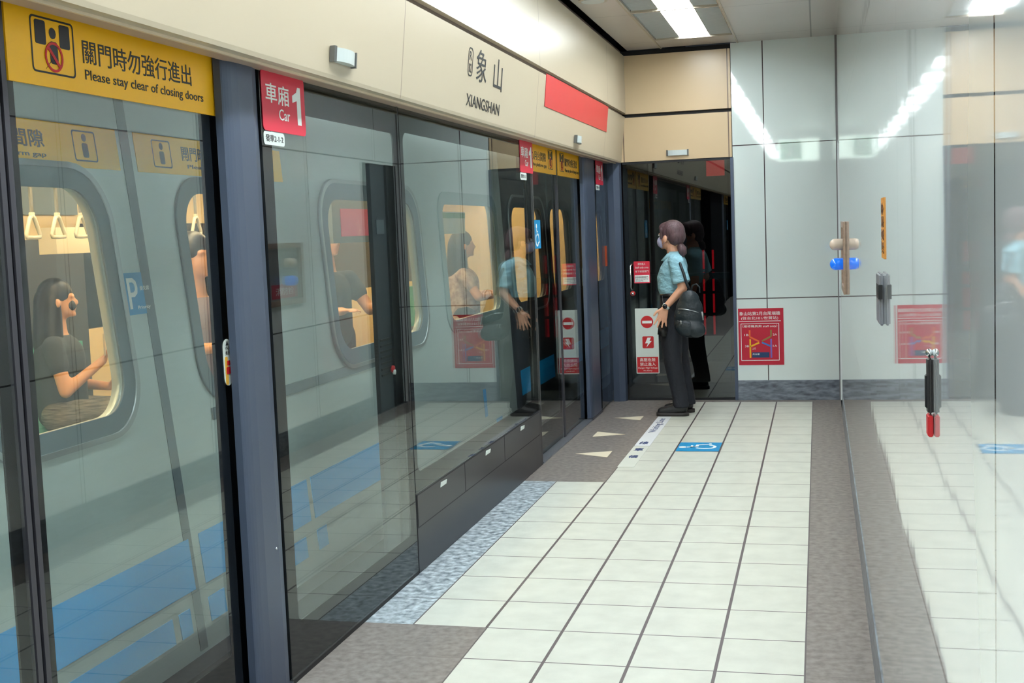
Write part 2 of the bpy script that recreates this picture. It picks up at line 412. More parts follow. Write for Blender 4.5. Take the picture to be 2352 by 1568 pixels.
# ------------------------------------------------------------------ recessed ceiling lights
def light(y0, first=None):
    y1 = y0 + .885
    t = thing('ceiling_light', 'recessed louvred fluorescent ceiling light nearest the end wall', 'light', ((FX0 + FX1) / 2, (y0 + y1) / 2, ZC), 'recessed ceiling lights in the row over the platform')
    H = .075
    boxes('housing', [((FX0, y0, ZC + H), (FX1, y1, ZC + H + .01)), ((FX0, y0, ZC), (FX0 + .004, y1, ZC + H)), ((FX1 - .004, y0, ZC), (FX1, y1, ZC + H)),
                      ((FX0, y0, ZC), (FX1, y0 + .004, ZC + H)), ((FX0, y1 - .004, ZC), (FX1, y1, ZC + H))], m_hous, t)
    box('diffuser', (-.702, y0 + .008, ZC + .03), (-.548, y1 - .008, ZC + .036), m_tube, t)
    for x in (-.66, -.59): box('lamp_rib', (x, y0 + .01, ZC + .024), (x + .003, y1 - .01, ZC + .029), m_lens, t)
    # centre channel and side louvres
    boxes('reflector', [((-.708, y0, ZC + .006), (-.704, y1, ZC + H)), ((-.546, y0, ZC + .006), (-.542, y1, ZC + H))], m_hous, t)
    L = []
    n = 26
    for i in range(n):
        y = y0 + .02 + (y1 - y0 - .04) * i / (n - 1)
        L.append(((FX0 + .006, y - .001, ZC + .004), (-.708, y + .001, ZC + .02))); L.append(((-.542, y - .001, ZC + .004), (FX1 - .006, y + .001, ZC + .02)))
    boxes('louvre', L[0::2], m_louv, t, one=True); boxes('louvre', L[1::2], m_louv, t, one=True)
    boxes('side_reflector', [((FX0 + .004, y0 + .004, ZC + .022), (-.708, y1 - .004, ZC + .026)), ((-.542, y0 + .004, ZC + .022), (FX1 - .004, y1 - .004, ZC + .026))], mat('side_reflector_grey', 'eef2f0', .3), t)
    boxes('frame', [((FX0, y0 - .004, ZC - .004), (FX1, y0 + .006, ZC + .01)), ((FX0, y1 - .006, ZC - .004), (FX1, y1 + .004, ZC + .01))], m_frame, t)
    return t
l0 = light(5.735)
for i in range(1, 14):
    c = copy_tree(l0, (0, -.89 * i, 0))
    c['label'] = 'recessed louvred fluorescent ceiling light cut off by the top edge of the photo' if i == 1 else 'recessed louvred fluorescent ceiling light further back along the platform, seen only in reflections'
t = thing('ceiling_speaker', 'round white ceiling speaker grille beside the light, cut by the top edge', 'speaker', (-.94, 5.33, ZC))
bm = bmesh.new(); bmesh.ops.create_cone(bm, cap_ends=True, segments=40, radius1=.065 * K, radius2=.06 * K, depth=.008 * K, matrix=Matrix.Translation(kp((-.94, 5.33, ZC - .004))))
link('rim', from_bm(bm), m_frame, t)
bm = bmesh.new(); bmesh.ops.create_cone(bm, cap_ends=True, segments=40, radius1=.05 * K, radius2=.052 * K, depth=.004 * K, matrix=Matrix.Translation(kp((-.94, 5.33, ZC - .009))))
link('grille', from_bm(bm), m_lens, t)

for i in range(9):  # unseen fill lights, added over the track gap to brighten the train
    y = -1.0 + 1.1 * i
    t = thing('track_fill_light', 'added unseen fill light behind the header over the screens', 'light', (-1.29, y + .5, 1.43), 'added fill lights behind the screen header')
    box('housing', (-1.32, y, 1.452), (-1.262, y + 1.0, 1.465), m_hous, t)
    tube('tube', [(-1.29, y + .02, 1.44), (-1.29, y + .98, 1.44)], .009, m_filltube, t)

# ------------------------------------------------------------------ fascia signs and lamps
def lean(u, v, w):          # surface of the lower fascia band
    k = (v - 1.371) / (1.634 - 1.371)
    return (-1.0875 + .0275 * k + .0008 + w, u, v)
t = thing('station_name_sign', 'black station name lettering with boxed code on the beige fascia', 'sign', (-1.07, 3.95, 1.40))
text('code_lettering', [('R', (3.768, 1.553, 3.792, 1.580)), ('02', (3.766, 1.515, 3.794, 1.543))], lean, 0, m_blackink, t)
plate('code_box', [rrect(3.754, 1.503, 3.806, 1.592, .018), rrect(3.758, 1.507, 3.802, 1.588, .015)], .0006, lean, 0, m_blackink, t)
text('chinese_lettering', [('象', (3.850, 1.497, 3.975, 1.600)), ('山', (4.068, 1.492, 4.182, 1.598))], lean, 0, m_blackink, t)
text('latin_lettering', [('XIANGSHAN', (3.757, 1.410, 4.168, 1.448))], lean, 0, m_blackink, t)
o = plate('red_line_panel', [[(4.87, 1.506), (6.36, 1.506), (6.36, 1.636), (4.87, 1.636)]], .002, lean, 0, m_redf)
tag(o, 'plain red rectangular panel on the beige fascia beside the station name', 'sign')
def marker(name, label, u, v, su, sv, end=False):
    if end: f = lambda a, b, w_: (a, YE + .006 - w_, b)
    else: f = lean
    c = f(u, v - sv / 2, 0)
    t = thing(name, label, 'light', c)
    ms = []
    # bowed lens: half cylinder bulge
    bm = bmesh.new(); n = 8
    for k, (x0, x1, hh) in enumerate(((-.5, .5, 1.0),)):
        rows = []
        for i in range(n + 1):
            a = -.5 + i / n; wv = .022 * (1 - (a * 2) ** 2 * .55)
            rows.append([bm.verts.new(kp(f(u + a * su * .86, v + s * sv / 2 * .86, q))) for s, q in ((-1, 0), (-1, wv), (1, wv), (1, 0))])
        for A, B in zip(rows, rows[1:]):
            for j in range(4): bm.faces.new((A[j], A[(j + 1) % 4], B[(j + 1) % 4], B[j]))
        bm.faces.new(rows[0][::-1]); bm.faces.new(rows[-1])
    link('lens', from_bm(bm), m_lens, t)
    bm = bmesh.new()
    for s in (-1, 1):
        a = [kp(f(u + s * su * .43, v - sv / 2, 0)), kp(f(u + s * su * .5, v - sv / 2, 0)), kp(f(u + s * su * .5, v - sv / 2, .012)), kp(f(u + s * su * .43, v - sv / 2, .014))]
        b = [kp(f(u + s * su * .43, v + sv / 2, 0)), kp(f(u + s * su * .5, v + sv / 2, 0)), kp(f(u + s * su * .5, v + sv / 2, .012)), kp(f(u + s * su * .43, v + sv / 2, .014))]
        A = [bm.verts.new(p) for p in a]; B = [bm.verts.new(p) for p in b]
        bm.faces.new(A); bm.faces.new(B[::-1])
        for i in range(4): bm.faces.new((A[i], B[i], B[(i + 1) % 4], A[(i + 1) % 4]))
    link('end_cap', from_bm(bm), mat('marker_cap', '6f706e', .35, metal=.6), t)
    boxes_pts = [f(u - su * .5, v - sv / 2, 0), f(u + su * .5, v + sv / 2, .004)]
    return t
marker('door_indicator_lamp', 'small bowed grey indicator lamp on the fascia above the nearer glass panel', 2.71, 1.425, .14, .036)
marker('door_indicator_lamp', 'small bowed grey indicator lamp on the fascia below the red panel', 5.585, 1.417, .12, .036)
marker('door_indicator_lamp', 'small bowed grey indicator lamp on the end fascia over the dark glass door', -.765, 1.413, .125, .034, True)

# ------------------------------------------------------------------ platform screens
def post(y0, y1, label):
    t = thing('door_post', label, 'post', (XP - .03, (y0 + y1) / 2, 0))
    f = lambda u, v: (u, v)
    pts = [(XP - .028, y0), (XP - .012, y0)]
    for k in range(1, 6):
        a = math.pi / 2 * k / 6; pts.append((XP - .012 + .012 * math.sin(a), y0 + .05 - .05 * math.cos(a)))
    pts += [(XP + .001, y0 + .05), (XP + .001, y1 - .03), (XP - .005, y1), (XP - .028, y1)]
    prism('column', pts, 2, 0, 1.398, m_post, t)
    box('foot_plate', (XP - .028, y0 - .004, 0), (XP + .003, y1 + .004, .012), m_dark, t)
    tube('screw', [(XP + .0, (y0 + y1) / 2 + .03, .33), (XP + .0035, (y0 + y1) / 2 + .03, .33)], .003, m_chrome, t)
    return t
post(2.285, 2.432, 'thick blue-grey door post in the left foreground beside the yellow sign')
post(6.20, 6.50, 'blue-grey door post at the far side of the second pair of doors')
t = thing('corner_post', 'narrow dark blue-grey post where the screens meet the end door', 'post', (-1.13, YE, 0))
prism('column', [(-1.165, YE - .04), (-1.13, YE - .045), (-1.097, YE - .03), (-1.09, YE), (-1.165, YE)], 2, 0, 1.371, m_post, t)
XD = -1.20                 # face of the sliding leaves
def car_sign(parent, y0, xf):
    f = frame_map('L', xf)
    s = plate('car_sign', [rrect(y0, 1.243, y0 + .226, 1.375, .012)], .0015, 'L', xf, m_red, parent, 'red car number sign with white print')
    text('lettering', [('車', (y0 + .018, 1.305, y0 + .075, 1.348)), ('廂', (y0 + .080, 1.303, y0 + .138, 1.347)), ('Car', (y0 + .082, 1.270, y0 + .140, 1.295))], 'L', xf + .0016, m_white, s, bold=.006)
    link('numeral', plate_mesh([[(y0 + .181, 1.266), (y0 + .202, 1.266), (y0 + .202, 1.352), (y0 + .187, 1.352), (y0 + .180, 1.340), (y0 + .157, 1.331), (y0 + .157, 1.315), (y0 + .181, 1.321)]], .0006, frame_map('L', xf + .0016)), m_white, s)
    n = plate('door_number_label', [rrect(y0 + .0, 1.212, y0 + .105, 1.241, .008)], .0012, 'L', xf, m_wboard, parent, 'small white door number label')
    text('lettering', [('發車2-1-2', (y0 + .008, 1.219, y0 + .097, 1.235))], 'L', xf + .0013, m_ink, n)
def pane(name, y0, y1, z0, z1, x, parent, label=None):
    return box(name, (x - .006, y0, z0), (x, y1, z1), G, parent, label=label)
def frit(y0, y1, z0, z1, bl, bb, br, bt, x, parent, r=.02):
    plate('inner_pane', [rrect(y0 + bl, z0 + bb, y1 - br, z1 - bt, r)], .003, 'L', x - .010, G, parent)
    return plate('black_border', [[(y0, z0), (y1, z0), (y1, z1), (y0, z1)], rrect(y0 + bl, z0 + bb, y1 - br, z1 - bt, r)], .003, 'L', x - .011, m_frit, parent)
# fixed panel right of the near post
t = thing('fixed_glass_screen', 'tall fixed glass screen right of the foreground post with a red car sign', 'glass screen', (XP - .01, 2.88, 0))
pane('glass', 2.436, 3.328, .012, 1.384, XP, t); frit(2.436, 3.328, .012, 1.384, .066, .115, .03, .09, XP, t)
car_sign(t, 2.444, XP + .0005)
text('panel_number', [('264', (2.47, 1.377, 2.53, 1.383))], 'L', XP + .0006, m_white, t)
cl = box('equipment_column', (-1.208, 3.165, .10), (-1.196, 3.275, 1.205), mat('column_slate', '222a32', .6), t, label='dark slate equipment column behind the glass')
box('column_side', (-1.205, 3.278, .10), (-1.190, 3.41, 1.205), mat('column_black', '14171b', .5), t)
boxes('vent', [((-1.196, 3.18, .61 + .0165 * i), (-1.193, 3.268, .616 + .0165 * i)) for i in range(7)], mat('vent_grey', '0c0e11', .6), cl, one=True)
box('number_plate', (-1.195, 3.19, 1.01), (-1.193, 3.25, 1.05), mat('plate_grey', '4c555c', .5), cl)
tube('release_ring', [(-1.195, 3.262, .622), (-1.188, 3.262, .622)], .011, m_circ, cl, 16)
tube('release_button', [(-1.190, 3.262, .614), (-1.184, 3.262, .614)], .007, m_white, cl, 16)
box('edge_seal', (XP - .012, 3.328, .012), (XP - .001, 3.334, 1.384), m_black, t)
box('sill_rail', (XP - .03, 2.436, .0), (XP - .001, 3.334, .012), m_black, t)
# fixed panel over the dark base
t = thing('fixed_glass_screen', 'wide fixed glass screen on a dark base with three hatches', 'glass screen', (XP - .01, 4.17, 0))
pane('glass', 3.336, 5.0, .24, 1.384, XP, t); frit(3.336, 5.0, .24, 1.384, .05, .055, .06, .08, XP, t, .03)
box('base', (XP - .05, 3.336, 0), (XP, 5.008, .24), m_base, t, bevel=.002)
hx = XP + .0002
for i, (a, b) in enumerate(((3.345, 3.835), (3.843, 4.365), (4.373, 4.965))):
    h = plate('hatch', [rrect(a, .140, b, .234, .003)], .003, 'L', XP - .0015, m_base, t)
    plate('hatch_gap', [rrect(a - .004, .136, b + .004, .236, .003), rrect(a, .140, b, .233, .003)], .0006, 'L', XP + .0003, m_black, h)
    yc = (3.595, 4.13, 4.655)[i]
    plate('hatch_label', [[(yc - .03, .212), (yc + .03, .212), (yc + .038, .224), (yc - .022, .227)]], .002, 'L', XP + .0012, m_wboard, h, 'small white label on hatch')
car_sign(t, 4.79, XP + .0005)
plate('edge_trim', [rrect(5.0, .0, 5.012, 1.384, .002)], .03, 'L', XP - .03, mat('edge_trim_grey', '5c5a5c', .3, metal=.4), t)
# fixed panel beyond the far post
t = thing('fixed_glass_screen', 'narrow dark glass screen between the far post and the end door', 'glass screen', (XP - .01, 6.7, 0))
pane('glass', 6.506, 6.885, .012, 1.384, XP, t); frit(6.506, 6.885, .012, 1.384, .03, .1, .05, .05, XP, t)
car_sign(t, 6.515, XP + .0005)
o = plate('orange_sticker', [[(6.735, .79), (6.80, .79), (6.80, .905), (6.735, .905)]], .001, 'L', XP + .0005, mat('orange_sticker', 'c8501c', .5), t, 'orange rectangular sticker')

def leaf(label, y0, y1, side, arrow, capt, small, near=False):
    """side: +1 when the leaf's outer edge is at y1"""
    t = thing('screen_door_leaf', label, 'platform screen door', (XD, (y0 + y1) / 2, .006), 'sliding platform screen door leaves')
    z0, z1 = .008, 1.392
    pane('glass', y0, y1, z0, z1, XD, t)
    bo, bi = (.085 if near else .06), .04
    bl, br = (bi, bo) if side > 0 else (bo, bi)
    frit(y0, y1, z0, z1, bl, .13, br, .01, XD, t, .01)
    ym = y0 if side > 0 else y1
    box('meeting_edge', (XD - .02, ym - (.012 if side < 0 else 0), z0), (XD + .002, ym + (.012 if side > 0 else 0), z1), mat('meeting_edge_metal', '4a4850', .35, metal=.5), t)
    s = box('warning_sign', (XD + .0002, y0 + (.014 if side > 0 else .004), 1.262), (XD + .004, y1 - (.02 if side > 0 else .014), 1.388), m_yel, t, label='yellow warning sign across the top of the leaf')
    xs = XD + .0042; a, b = y0 + .014, y1 - .02; W = b - a
    if side > 0:
        i0 = a + W * .09; 
        items = [(capt, (a + W * .295, 1.312, a + W * .835, 1.352))]; small_b = (a + W * .30, 1.280, a + W * .90, 1.302)
    else:
        i0 = a + W * .72; 
        items = [(capt, (a + W * .04, 1.312, a + W * .64, 1.352))]; small_b = (a + W * .04, 1.282, a + W * .66, 1.302)
    text('chinese_lettering', items, 'L', xs, m_ink, s, bold=.003)
    text('latin_lettering', [(small, small_b)], 'L', xs, m_ink, s, bold=.006)
    iw = W * .17
    plate('pictogram_frame', [rrect(i0, 1.283, i0 + iw, 1.372, .008), rrect(i0 + .003, 1.286, i0 + iw - .003, 1.369, .006)], .0006, 'L', xs, m_ink, s)
    P_ = []
    for sg in (0, 1):
        ua = i0 + iw * (.10 if sg == 0 else .66); P_.append(rrect(ua, 1.328, ua + iw * .24, 1.366, .004))
    P_.append(rrect(i0 + iw * .42, 1.300, i0 + iw * .60, 1.336, .006))
    P_.append([(i0 + iw * .5 + .009 * math.cos(k * .524), 1.349 + .009 * math.sin(k * .524)) for k in range(12)])
    P_.append([(i0 + iw * .42, 1.302), (i0 + iw * .5, 1.312), (i0 + iw * .3, 1.29)])
    link('pictogram', merge([plate_mesh([p], .0006, frame_map('L', xs)) for p in P_]), m_ink, s)
    cx, cy, r1, r2 = i0 + iw * .5, 1.311, .024, .020
    ring = [[(cx + r * math.cos(2 * math.pi * k / 28), cy + r * math.sin(2 * math.pi * k / 28)) for k in range(28)] for r in (r1, r2)]
    c45 = .7071
    bar = [(cx - r2 * c45 - .002, cy + r2 * c45 - .002), (cx - r2 * c45 + .002, cy + r2 * c45 + .002), (cx + r2 * c45 + .002, cy - r2 * c45 + .002), (cx + r2 * c45 - .002, cy - r2 * c45 - .002)]
    link('prohibition_mark', merge([plate_mesh(ring, .0008, frame_map('L', xs + .0006)), plate_mesh([bar], .0008, frame_map('L', xs + .0006))]), m_circ, s)
    if side > 0:
        yc = y1 - .045 if near else y1 - .03
        q = plate('pinch_warning_sticker', [rrect(yc - .017, .705, yc + .017, .802, .0165)], .0012, 'L', XD + .0004, m_wboard, t, 'oval pinch warning sticker')
        link('sticker_print', merge([plate_mesh([rrect(yc - .013, .707, yc - .001, .766, .004)], .0005, frame_map('L', XD + .0018))]), mat('sticker_yellow', 'e8b040', .5), q)
        link('sticker_red_print', merge([plate_mesh([rrect(yc - .009, .729, yc + .011, .744, .003)], .0005, frame_map('L', XD + .0024)), plate_mesh([rrect(yc - .005, .747, yc + .008, .757, .002)], .0005, frame_map('L', XD + .0024))]), m_circ, q)
        text('lettering', [('▲', (yc - .006, .789, yc + .006, .798)), ('小心', (yc - .009, .779, yc + .010, .788)), ('夾手', (yc - .009, .769, yc + .010, .778))], 'L', XD + .0018, m_ink, q)
    return t
CLOSE = '關門時勿強行進出'; SM = 'Please stay clear of closing doors'
GAP = '小心月台間隙'; SG = 'Mind the platform gap'
leaf('nearest sliding glass door leaf with large yellow closing-doors sign', 1.62, 2.33, 1, 0, CLOSE, SM, True)
leaf('sliding glass door leaf cut off by the left edge of the photo', .95, 1.612, -1, 0, GAP, SG, True)
t = leaf('far sliding glass door leaf with a blue wheelchair sticker', 5.03, 5.652, -1, 0, GAP, SG)
cy0 = 5.13
s = plate('wheelchair_sticker', [[(cy0, .925), (cy0 + .14, .925), (cy0 + .14, 1.05), (cy0, 1.05)]], .001, 'L', XD + .0005, m_cyan, t, 'blue wheelchair sticker')
def chair_icon(cu, cv, s_, f, rot=0):
    """simple access symbol centred at cu,cv; height s_"""
    def T(p):
        x, y = p; c_, n_ = math.cos(rot), math.sin(rot); return (cu + (x * c_ - y * n_) * s_, cv + (x * n_ + y * c_) * s_)
    out = []
    out.append([T((-.08 + .10 * math.cos(k * .5236), .43 + .10 * math.sin(k * .5236))) for k in range(12)])
    out.append([T(p) for p in ((-.12, .32), (-.03, .32), (.0, .02), (.22, .02), (.36, -.32), (.48, -.28), (.46, -.22), (.40, -.24), (.28, .10), (.02, .11), (.01, .17), (.18, .17), (.18, .23), (.0, .23), (-.12, .24))])
    arc = [(-.02 + .30 * math.cos(math.radians(a)), -.16 + .30 * math.sin(math.radians(a))) for a in range(125, 345, 12)]
    arc2 = [(-.02 + .22 * math.cos(math.radians(a)), -.16 + .22 * math.sin(math.radians(a))) for a in range(337, 120, -12)]
    out.append([T(p) for p in arc + arc2])
    return merge([plate_mesh([p], .0006, f) for p in out])
link('symbol', chair_icon(cy0 + .07, .98, .10, frame_map('L', XD + .0016)), m_white, s)
leaf('far sliding glass door leaf next to the second blue-grey post', 5.66, 6.27, 1, 0, CLOSE, SM)

def back_copy(o, dy, label):
    c = copy_tree(o, (0, dy, 0)); c['label'] = label
for o in [x for x in C.objects if x.parent is None and x.name.split('.')[0] in ('screen_door_leaf', 'door_post')]:
    if o.location.y > 5 * K: back_copy(o, -8.06, ('sliding glass door leaf' if 'leaf' in o.name else 'blue-grey door post') + ' behind the camera, mirrored in the end door' + (', left of its pair' if o.location.y < 5.5 * K else ', right of its pair' if 'leaf' in o.name else ''))
t = thing('exit_sign', 'hanging lit exit sign with green running figure, seen mirrored in the white end wall', 'sign', (-.2, -.14, 1.67))
box('lightbox', (-.42, -.17, 1.67), (.02, -.14, 1.91), mat('exit_box', 'e8f0ea', .5, em='e6fff0', ems=6), t)
fx = lambda u, v, w_: (u, -.14 + w_, v)
link('green_panel', plate_mesh([[(-.40, 1.69), (-.17, 1.69), (-.17, 1.89), (-.40, 1.89)]], .002, fx), mat('exit_green', '2fae6a', .5, em='30c070', ems=.6), t)
link('running_figure', merge([plate_mesh([p], .001, lambda u, v, w_: (u, -.1378 + w_, v)) for p in ([(-.30, 1.79), (-.26, 1.79), (-.25, 1.84), (-.30, 1.85)], [(-.30, 1.79), (-.27, 1.79), (-.31, 1.71), (-.34, 1.71)], [(-.28, 1.79), (-.25, 1.79), (-.22, 1.74), (-.24, 1.70), (-.25, 1.71)], [(-.28 + .014 * math.cos(k * .785), 1.868 + .014 * math.sin(k * .785)) for k in range(8)])]), m_white, t)
tube('hanger', [(-.2, -.155, 1.91), (-.2, -.155, 2.0)], .006, m_dark, t)

# ------------------------------------------------------------------ end door and what is behind it
DX0, DX1 = -1.085, -.472
t = bpy.data.objects.new('door_1', None); C.objects.link(t); t.location = kp((-.78, YE, 0)); t['kind'] = 'structure'
box('door_glass', (DX0, YE + .02, .012), (DX1, YE + .026, 1.371), G2, t)
boxes('door_frame', [((DX1, YE - .01, 0), (-.455, YE + .05, 1.371))], m_post, t)
boxes('door_rail', [((DX0, YE + .01, 0), (DX1, YE + .04, .012)), ((DX0, YE + .01, 1.362), (DX1, YE + .04, 1.374))], m_black, t)
plate('door_border', [[(DX0, .012), (DX1, .012), (DX1, 1.371), (DX0, 1.371)], rrect(DX0 + .02, .10, DX1 - .02, 1.36, .01)], .003, 'E', YE + .031, m_frit, t)
h = tube('door_handle', [(-1.045, YE + .02, .79), (-1.045, YE - .012, .79), (-1.050, YE - .02, .78), (-1.050, YE - .02, .655), (-1.045, YE - .012, .645), (-1.045, YE + .02, .645)], .0055, m_chrome, t)
tube('lock_ring', [(-1.045, YE + .02, .622), (-1.045, YE + .008, .622)], .014, m_circ, h, 20)
tube('lock_cylinder', [(-1.045, YE + .018, .620), (-1.045, YE + .002, .620)], .009, m_chrome, h, 20)
def board(name, label, cat, x0, z0, x1, z1, m, r=.004):
    o = plate(name, [rrect(x0, z0, x1, z1, r)], .003, 'E', YE + .0195, m); tag(o, label, cat); return o
b = board('no_entry_sign', 'tall white no-entry sign with red circle and lightning bolt on the end door', 'sign', -1.037, .155, -.904, .534, m_wboard)
fe = frame_map('E', YE + .0163)
link('red_disc', plate_mesh([[(-.968 + .036 * math.cos(2 * math.pi * k / 32), .455 + .036 * math.sin(2 * math.pi * k / 32)) for k in range(32)]], .0006, fe), m_circ, b)
link('white_bar', plate_mesh([[(-.996, .447), (-.940, .447), (-.940, .462), (-.996, .462)]], .0006, frame_map('E', YE + .0156)), m_white, b)
link('red_square', plate_mesh([rrect(-.998, .302, -.932, .372, .008)], .0006, fe), m_circ, b)
link('lightning_bolt', plate_mesh([[(-.968, .364), (-.948, .364), (-.957, .344), (-.944, .344), (-.975, .308), (-.966, .331), (-.982, .331)]], .0006, frame_map('E', YE + .0156)), m_white, b)
link('red_block', plate_mesh([[(-1.032, .160), (-.909, .160), (-.909, .252), (-1.032, .252)]], .0006, fe), m_circ, b)
text('lettering', [('高壓危險', (-1.015, .225, -.925, .245)), ('禁止進入', (-1.015, .199, -.925, .220)), ('Danger High Voltage', (-1.026, .181, -.914, .192)), ('No Entry', (-.995, .166, -.945, .176))], 'E', YE + .0156, m_white, b)
b = board('door_notice', 'small red and white notice beside the chrome handle of the end door', 'notice', -1.036, .68, -.943, .806, m_red)
link('white_area', plate_mesh([[(-1.032, .686), (-.947, .686), (-.947, .726), (-1.032, .726)]], .0006, fe), m_white, b)
text('red_lettering', [('請勿進入', (-1.012, .784, -.968, .798)), ('Staff only area', (-1.028, .762, -.951, .776)), ('按下按鈕開門', (-1.028, .742, -.951, .754))], 'E', YE + .0156, m_white, b)
text('black_lettering', [('緊急時請推開此門', (-1.028, .710, -.955, .720)), ('Push in emergency', (-1.028, .700, -.955, .707)), ('月台門', (-1.028, .690, -.985, .697))], 'E', YE + .0156, m_ink, b)
# room behind
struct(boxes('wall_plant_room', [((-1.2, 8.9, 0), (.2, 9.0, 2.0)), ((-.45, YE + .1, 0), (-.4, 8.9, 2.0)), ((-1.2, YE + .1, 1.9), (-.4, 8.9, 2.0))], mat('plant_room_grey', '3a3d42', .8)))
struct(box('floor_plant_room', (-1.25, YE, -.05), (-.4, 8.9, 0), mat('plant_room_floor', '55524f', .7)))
t = thing('barrier_stand', 'dark railing with a flat top bar behind the end door glass', 'railing', (-.75, 7.7, 0))
box('top_bar', (-1.05, 7.68, .66), (-.52, 7.72, .70), mat('rail_teal', '39474b', .3, metal=.6), t)
for x in (-1.03, -.54): box('leg', (x, 7.69, 0), (x + .015, 7.71, .66), m_dark, t)
mrl = mat('red_marker_light', 'c01020', .4, em='ff1020', ems=.5)
for x in (-.66, -.72):
    o = boxes('red_marker_pole', [((x, 7.8, .30 + .14 * i), (x + .012, 7.812, .42 + .14 * i)) for i in range(4)], mrl)
    tag(o, 'segmented red marker pole seen through the end door glass, ' + ('right one behind the backpack' if x == -.66 else 'left one behind the backpack'), 'marker')
o = box('red_reflection_panel', (-.665, 7.6, 1.30), (-.555, 7.62, 1.40), mat('red_reflection_glow', 'e02030', .5, em='ff2030', ems=.7))  # self-lit panel added behind the glass in place of a mirrored red sign
tag(o, 'small glowing red square behind the end door glass, standing in for a mirrored sign', 'sign')

# ------------------------------------------------------------------ floor markings
def tri(label, pts):
    o = plate('floor_arrow', [pts], .0012, 'F', .0006, m_tri); tag(o, label, 'floor marking', 'cream triangular floor arrows before the far doors'); return o
tri('cream floor triangle pointing to the doors, nearest the woman', [(-1.06, 6.275), (-.915, 6.335), (-.915, 6.20)])
tri('cream floor triangle pointing away from the doors, middle of three', [(-.925, 5.765), (-1.075, 5.70), (-1.075, 5.84)])
tri('cream floor triangle pointing to the doors, nearest the camera', [(-1.072, 5.257), (-.916, 5.325), (-.914, 5.175)])
t = thing('waiting_line_label', 'white waiting line label strip on the tile edge beside the triangles', 'floor marking', (-.8, 5.55, 0))
plate('strip', [[(-.836, 4.965), (-.765, 4.965), (-.765, 5.45), (-.836, 5.45)]], .0008, 'F', .0006, m_tape, t)
plate('strip', [[(-.836, 5.46), (-.765, 5.46), (-.765, 6.32), (-.836, 6.32)]], .0008, 'F', .0006, mat('floor_label_white_2', 'd9dce0', .5), t)
text('chinese_lettering', [('候', (-.822, 5.16, -.780, 5.23)), ('車', (-.822, 5.33, -.780, 5.40)), ('線', (-.822, 5.50, -.780, 5.57))], 'F', .0016, m_inkb, t, bold=.02)
# latin reads along the platform
fm = lambda u, v, w_: (-.778 - (v) * 1.0, u, .0016 + w_)
me = text_mesh('Waiting Line', 5.82, 0, 6.25, .045, lambda u, v, w_: (-.822 + (.045 - v), u, .0016 + w_)); link('latin_lettering', me, m_inkb, t)
t = thing('wheelchair_floor_mark', 'blue wheelchair symbol square on the floor tiles', 'floor marking', (-.54, 5.42, 0))
wx0, wx1, wy0, wy1 = TXO - 3 * TX + .004, TXO - 2 * TX - .004, TYO + 11 * TY + .003, TYO + 12 * TY - .003
plate('panel', [[(wx0, wy0), (wx1, wy0), (wx1, wy1), (wx0, wy1)]], .0008, 'F', .0006, m_cyan, t)
link('symbol', chair_icon((wx0 + wx1) / 2, (wy0 + wy1) / 2, .17, frame_map('F', .0015), math.pi / 2), m_white, t)

# ------------------------------------------------------------------ end wall poster
b = plate('staff_notice_poster', [[(-.447, .200), (-.197, .200), (-.197, .521), (-.447, .521)]], .002, 'E', YE - .0005, m_redp)
tag(b, 'red poster with a coloured track diagram on the white end wall', 'poster')
yy = YE - .0027; fp = frame_map('E', yy)
text('lettering', [('象山站第2月台尾端牆', (-.440, .482, -.215, .503)), ('(往台北101/世貿站)', (-.430, .455, -.226, .475)), ('（維修機具用 staff only）', (-.424, .411, -.232, .428)), ('1B', (-.415, .366, -.392, .377)), ('2A', (-.257, .366, -.234, .377)), ('3B', (-.412, .302, -.390, .313)), ('1A', (-.257, .302, -.234, .313)), ('上行', (-.372, .288, -.352, .300))], 'E', yy, m_white, b)
link('frame_lines', merge([plate_mesh([rrect(-.434, .225, -.222, .436, .002), rrect(-.431, .228, -.225, .433, .002)], .0005, fp), plate_mesh([[(-.443, .447), (-.212, .447), (-.212, .450), (-.443, .450)]], .0005, fp)]), m_white, b)
def bar(p, q, w_=.0045):
    d = Vector((q[0] - p[0], q[1] - p[1])).normalized() * w_; n_ = Vector((-d.y, d.x))
    return [(p[0] + n_.x, p[1] + n_.y), (q[0] + n_.x, q[1] + n_.y), (q[0] - n_.x, q[1] - n_.y), (p[0] - n_.x, p[1] - n_.y)]
for nm, c, L in (('orange_line', 'ec6a2c', [((-.385, .398), (-.385, .360)), ((-.385, .360), (-.333, .333))]), ('yellow_line', 'f2b416', [((-.383, .347), (-.383, .240)), ((-.383, .305), (-.333, .327))]),
                 ('olive_line', '8f7a3c', [((-.267, .398), (-.267, .362)), ((-.267, .362), (-.318, .335))]), ('violet_line', '7d62b8', [((-.267, .347), (-.267, .240))]), ('blue_line', '2f74c0', [((-.267, .305), (-.318, .328))])):
    link(nm, merge([plate_mesh([bar(*x)], .0005, fp) for x in L]), mat(nm, c, .5), b)
q = link('navy_box', plate_mesh([[(-.374, .242), (-.278, .242), (-.278, .272), (-.374, .272)]], .0005, fp), mat('navy_print', '123a66', .5), b)
text('navy_lettering', [('月台層', (-.371, .257, -.333, .267))], 'E', yy - .0007, m_white, q)

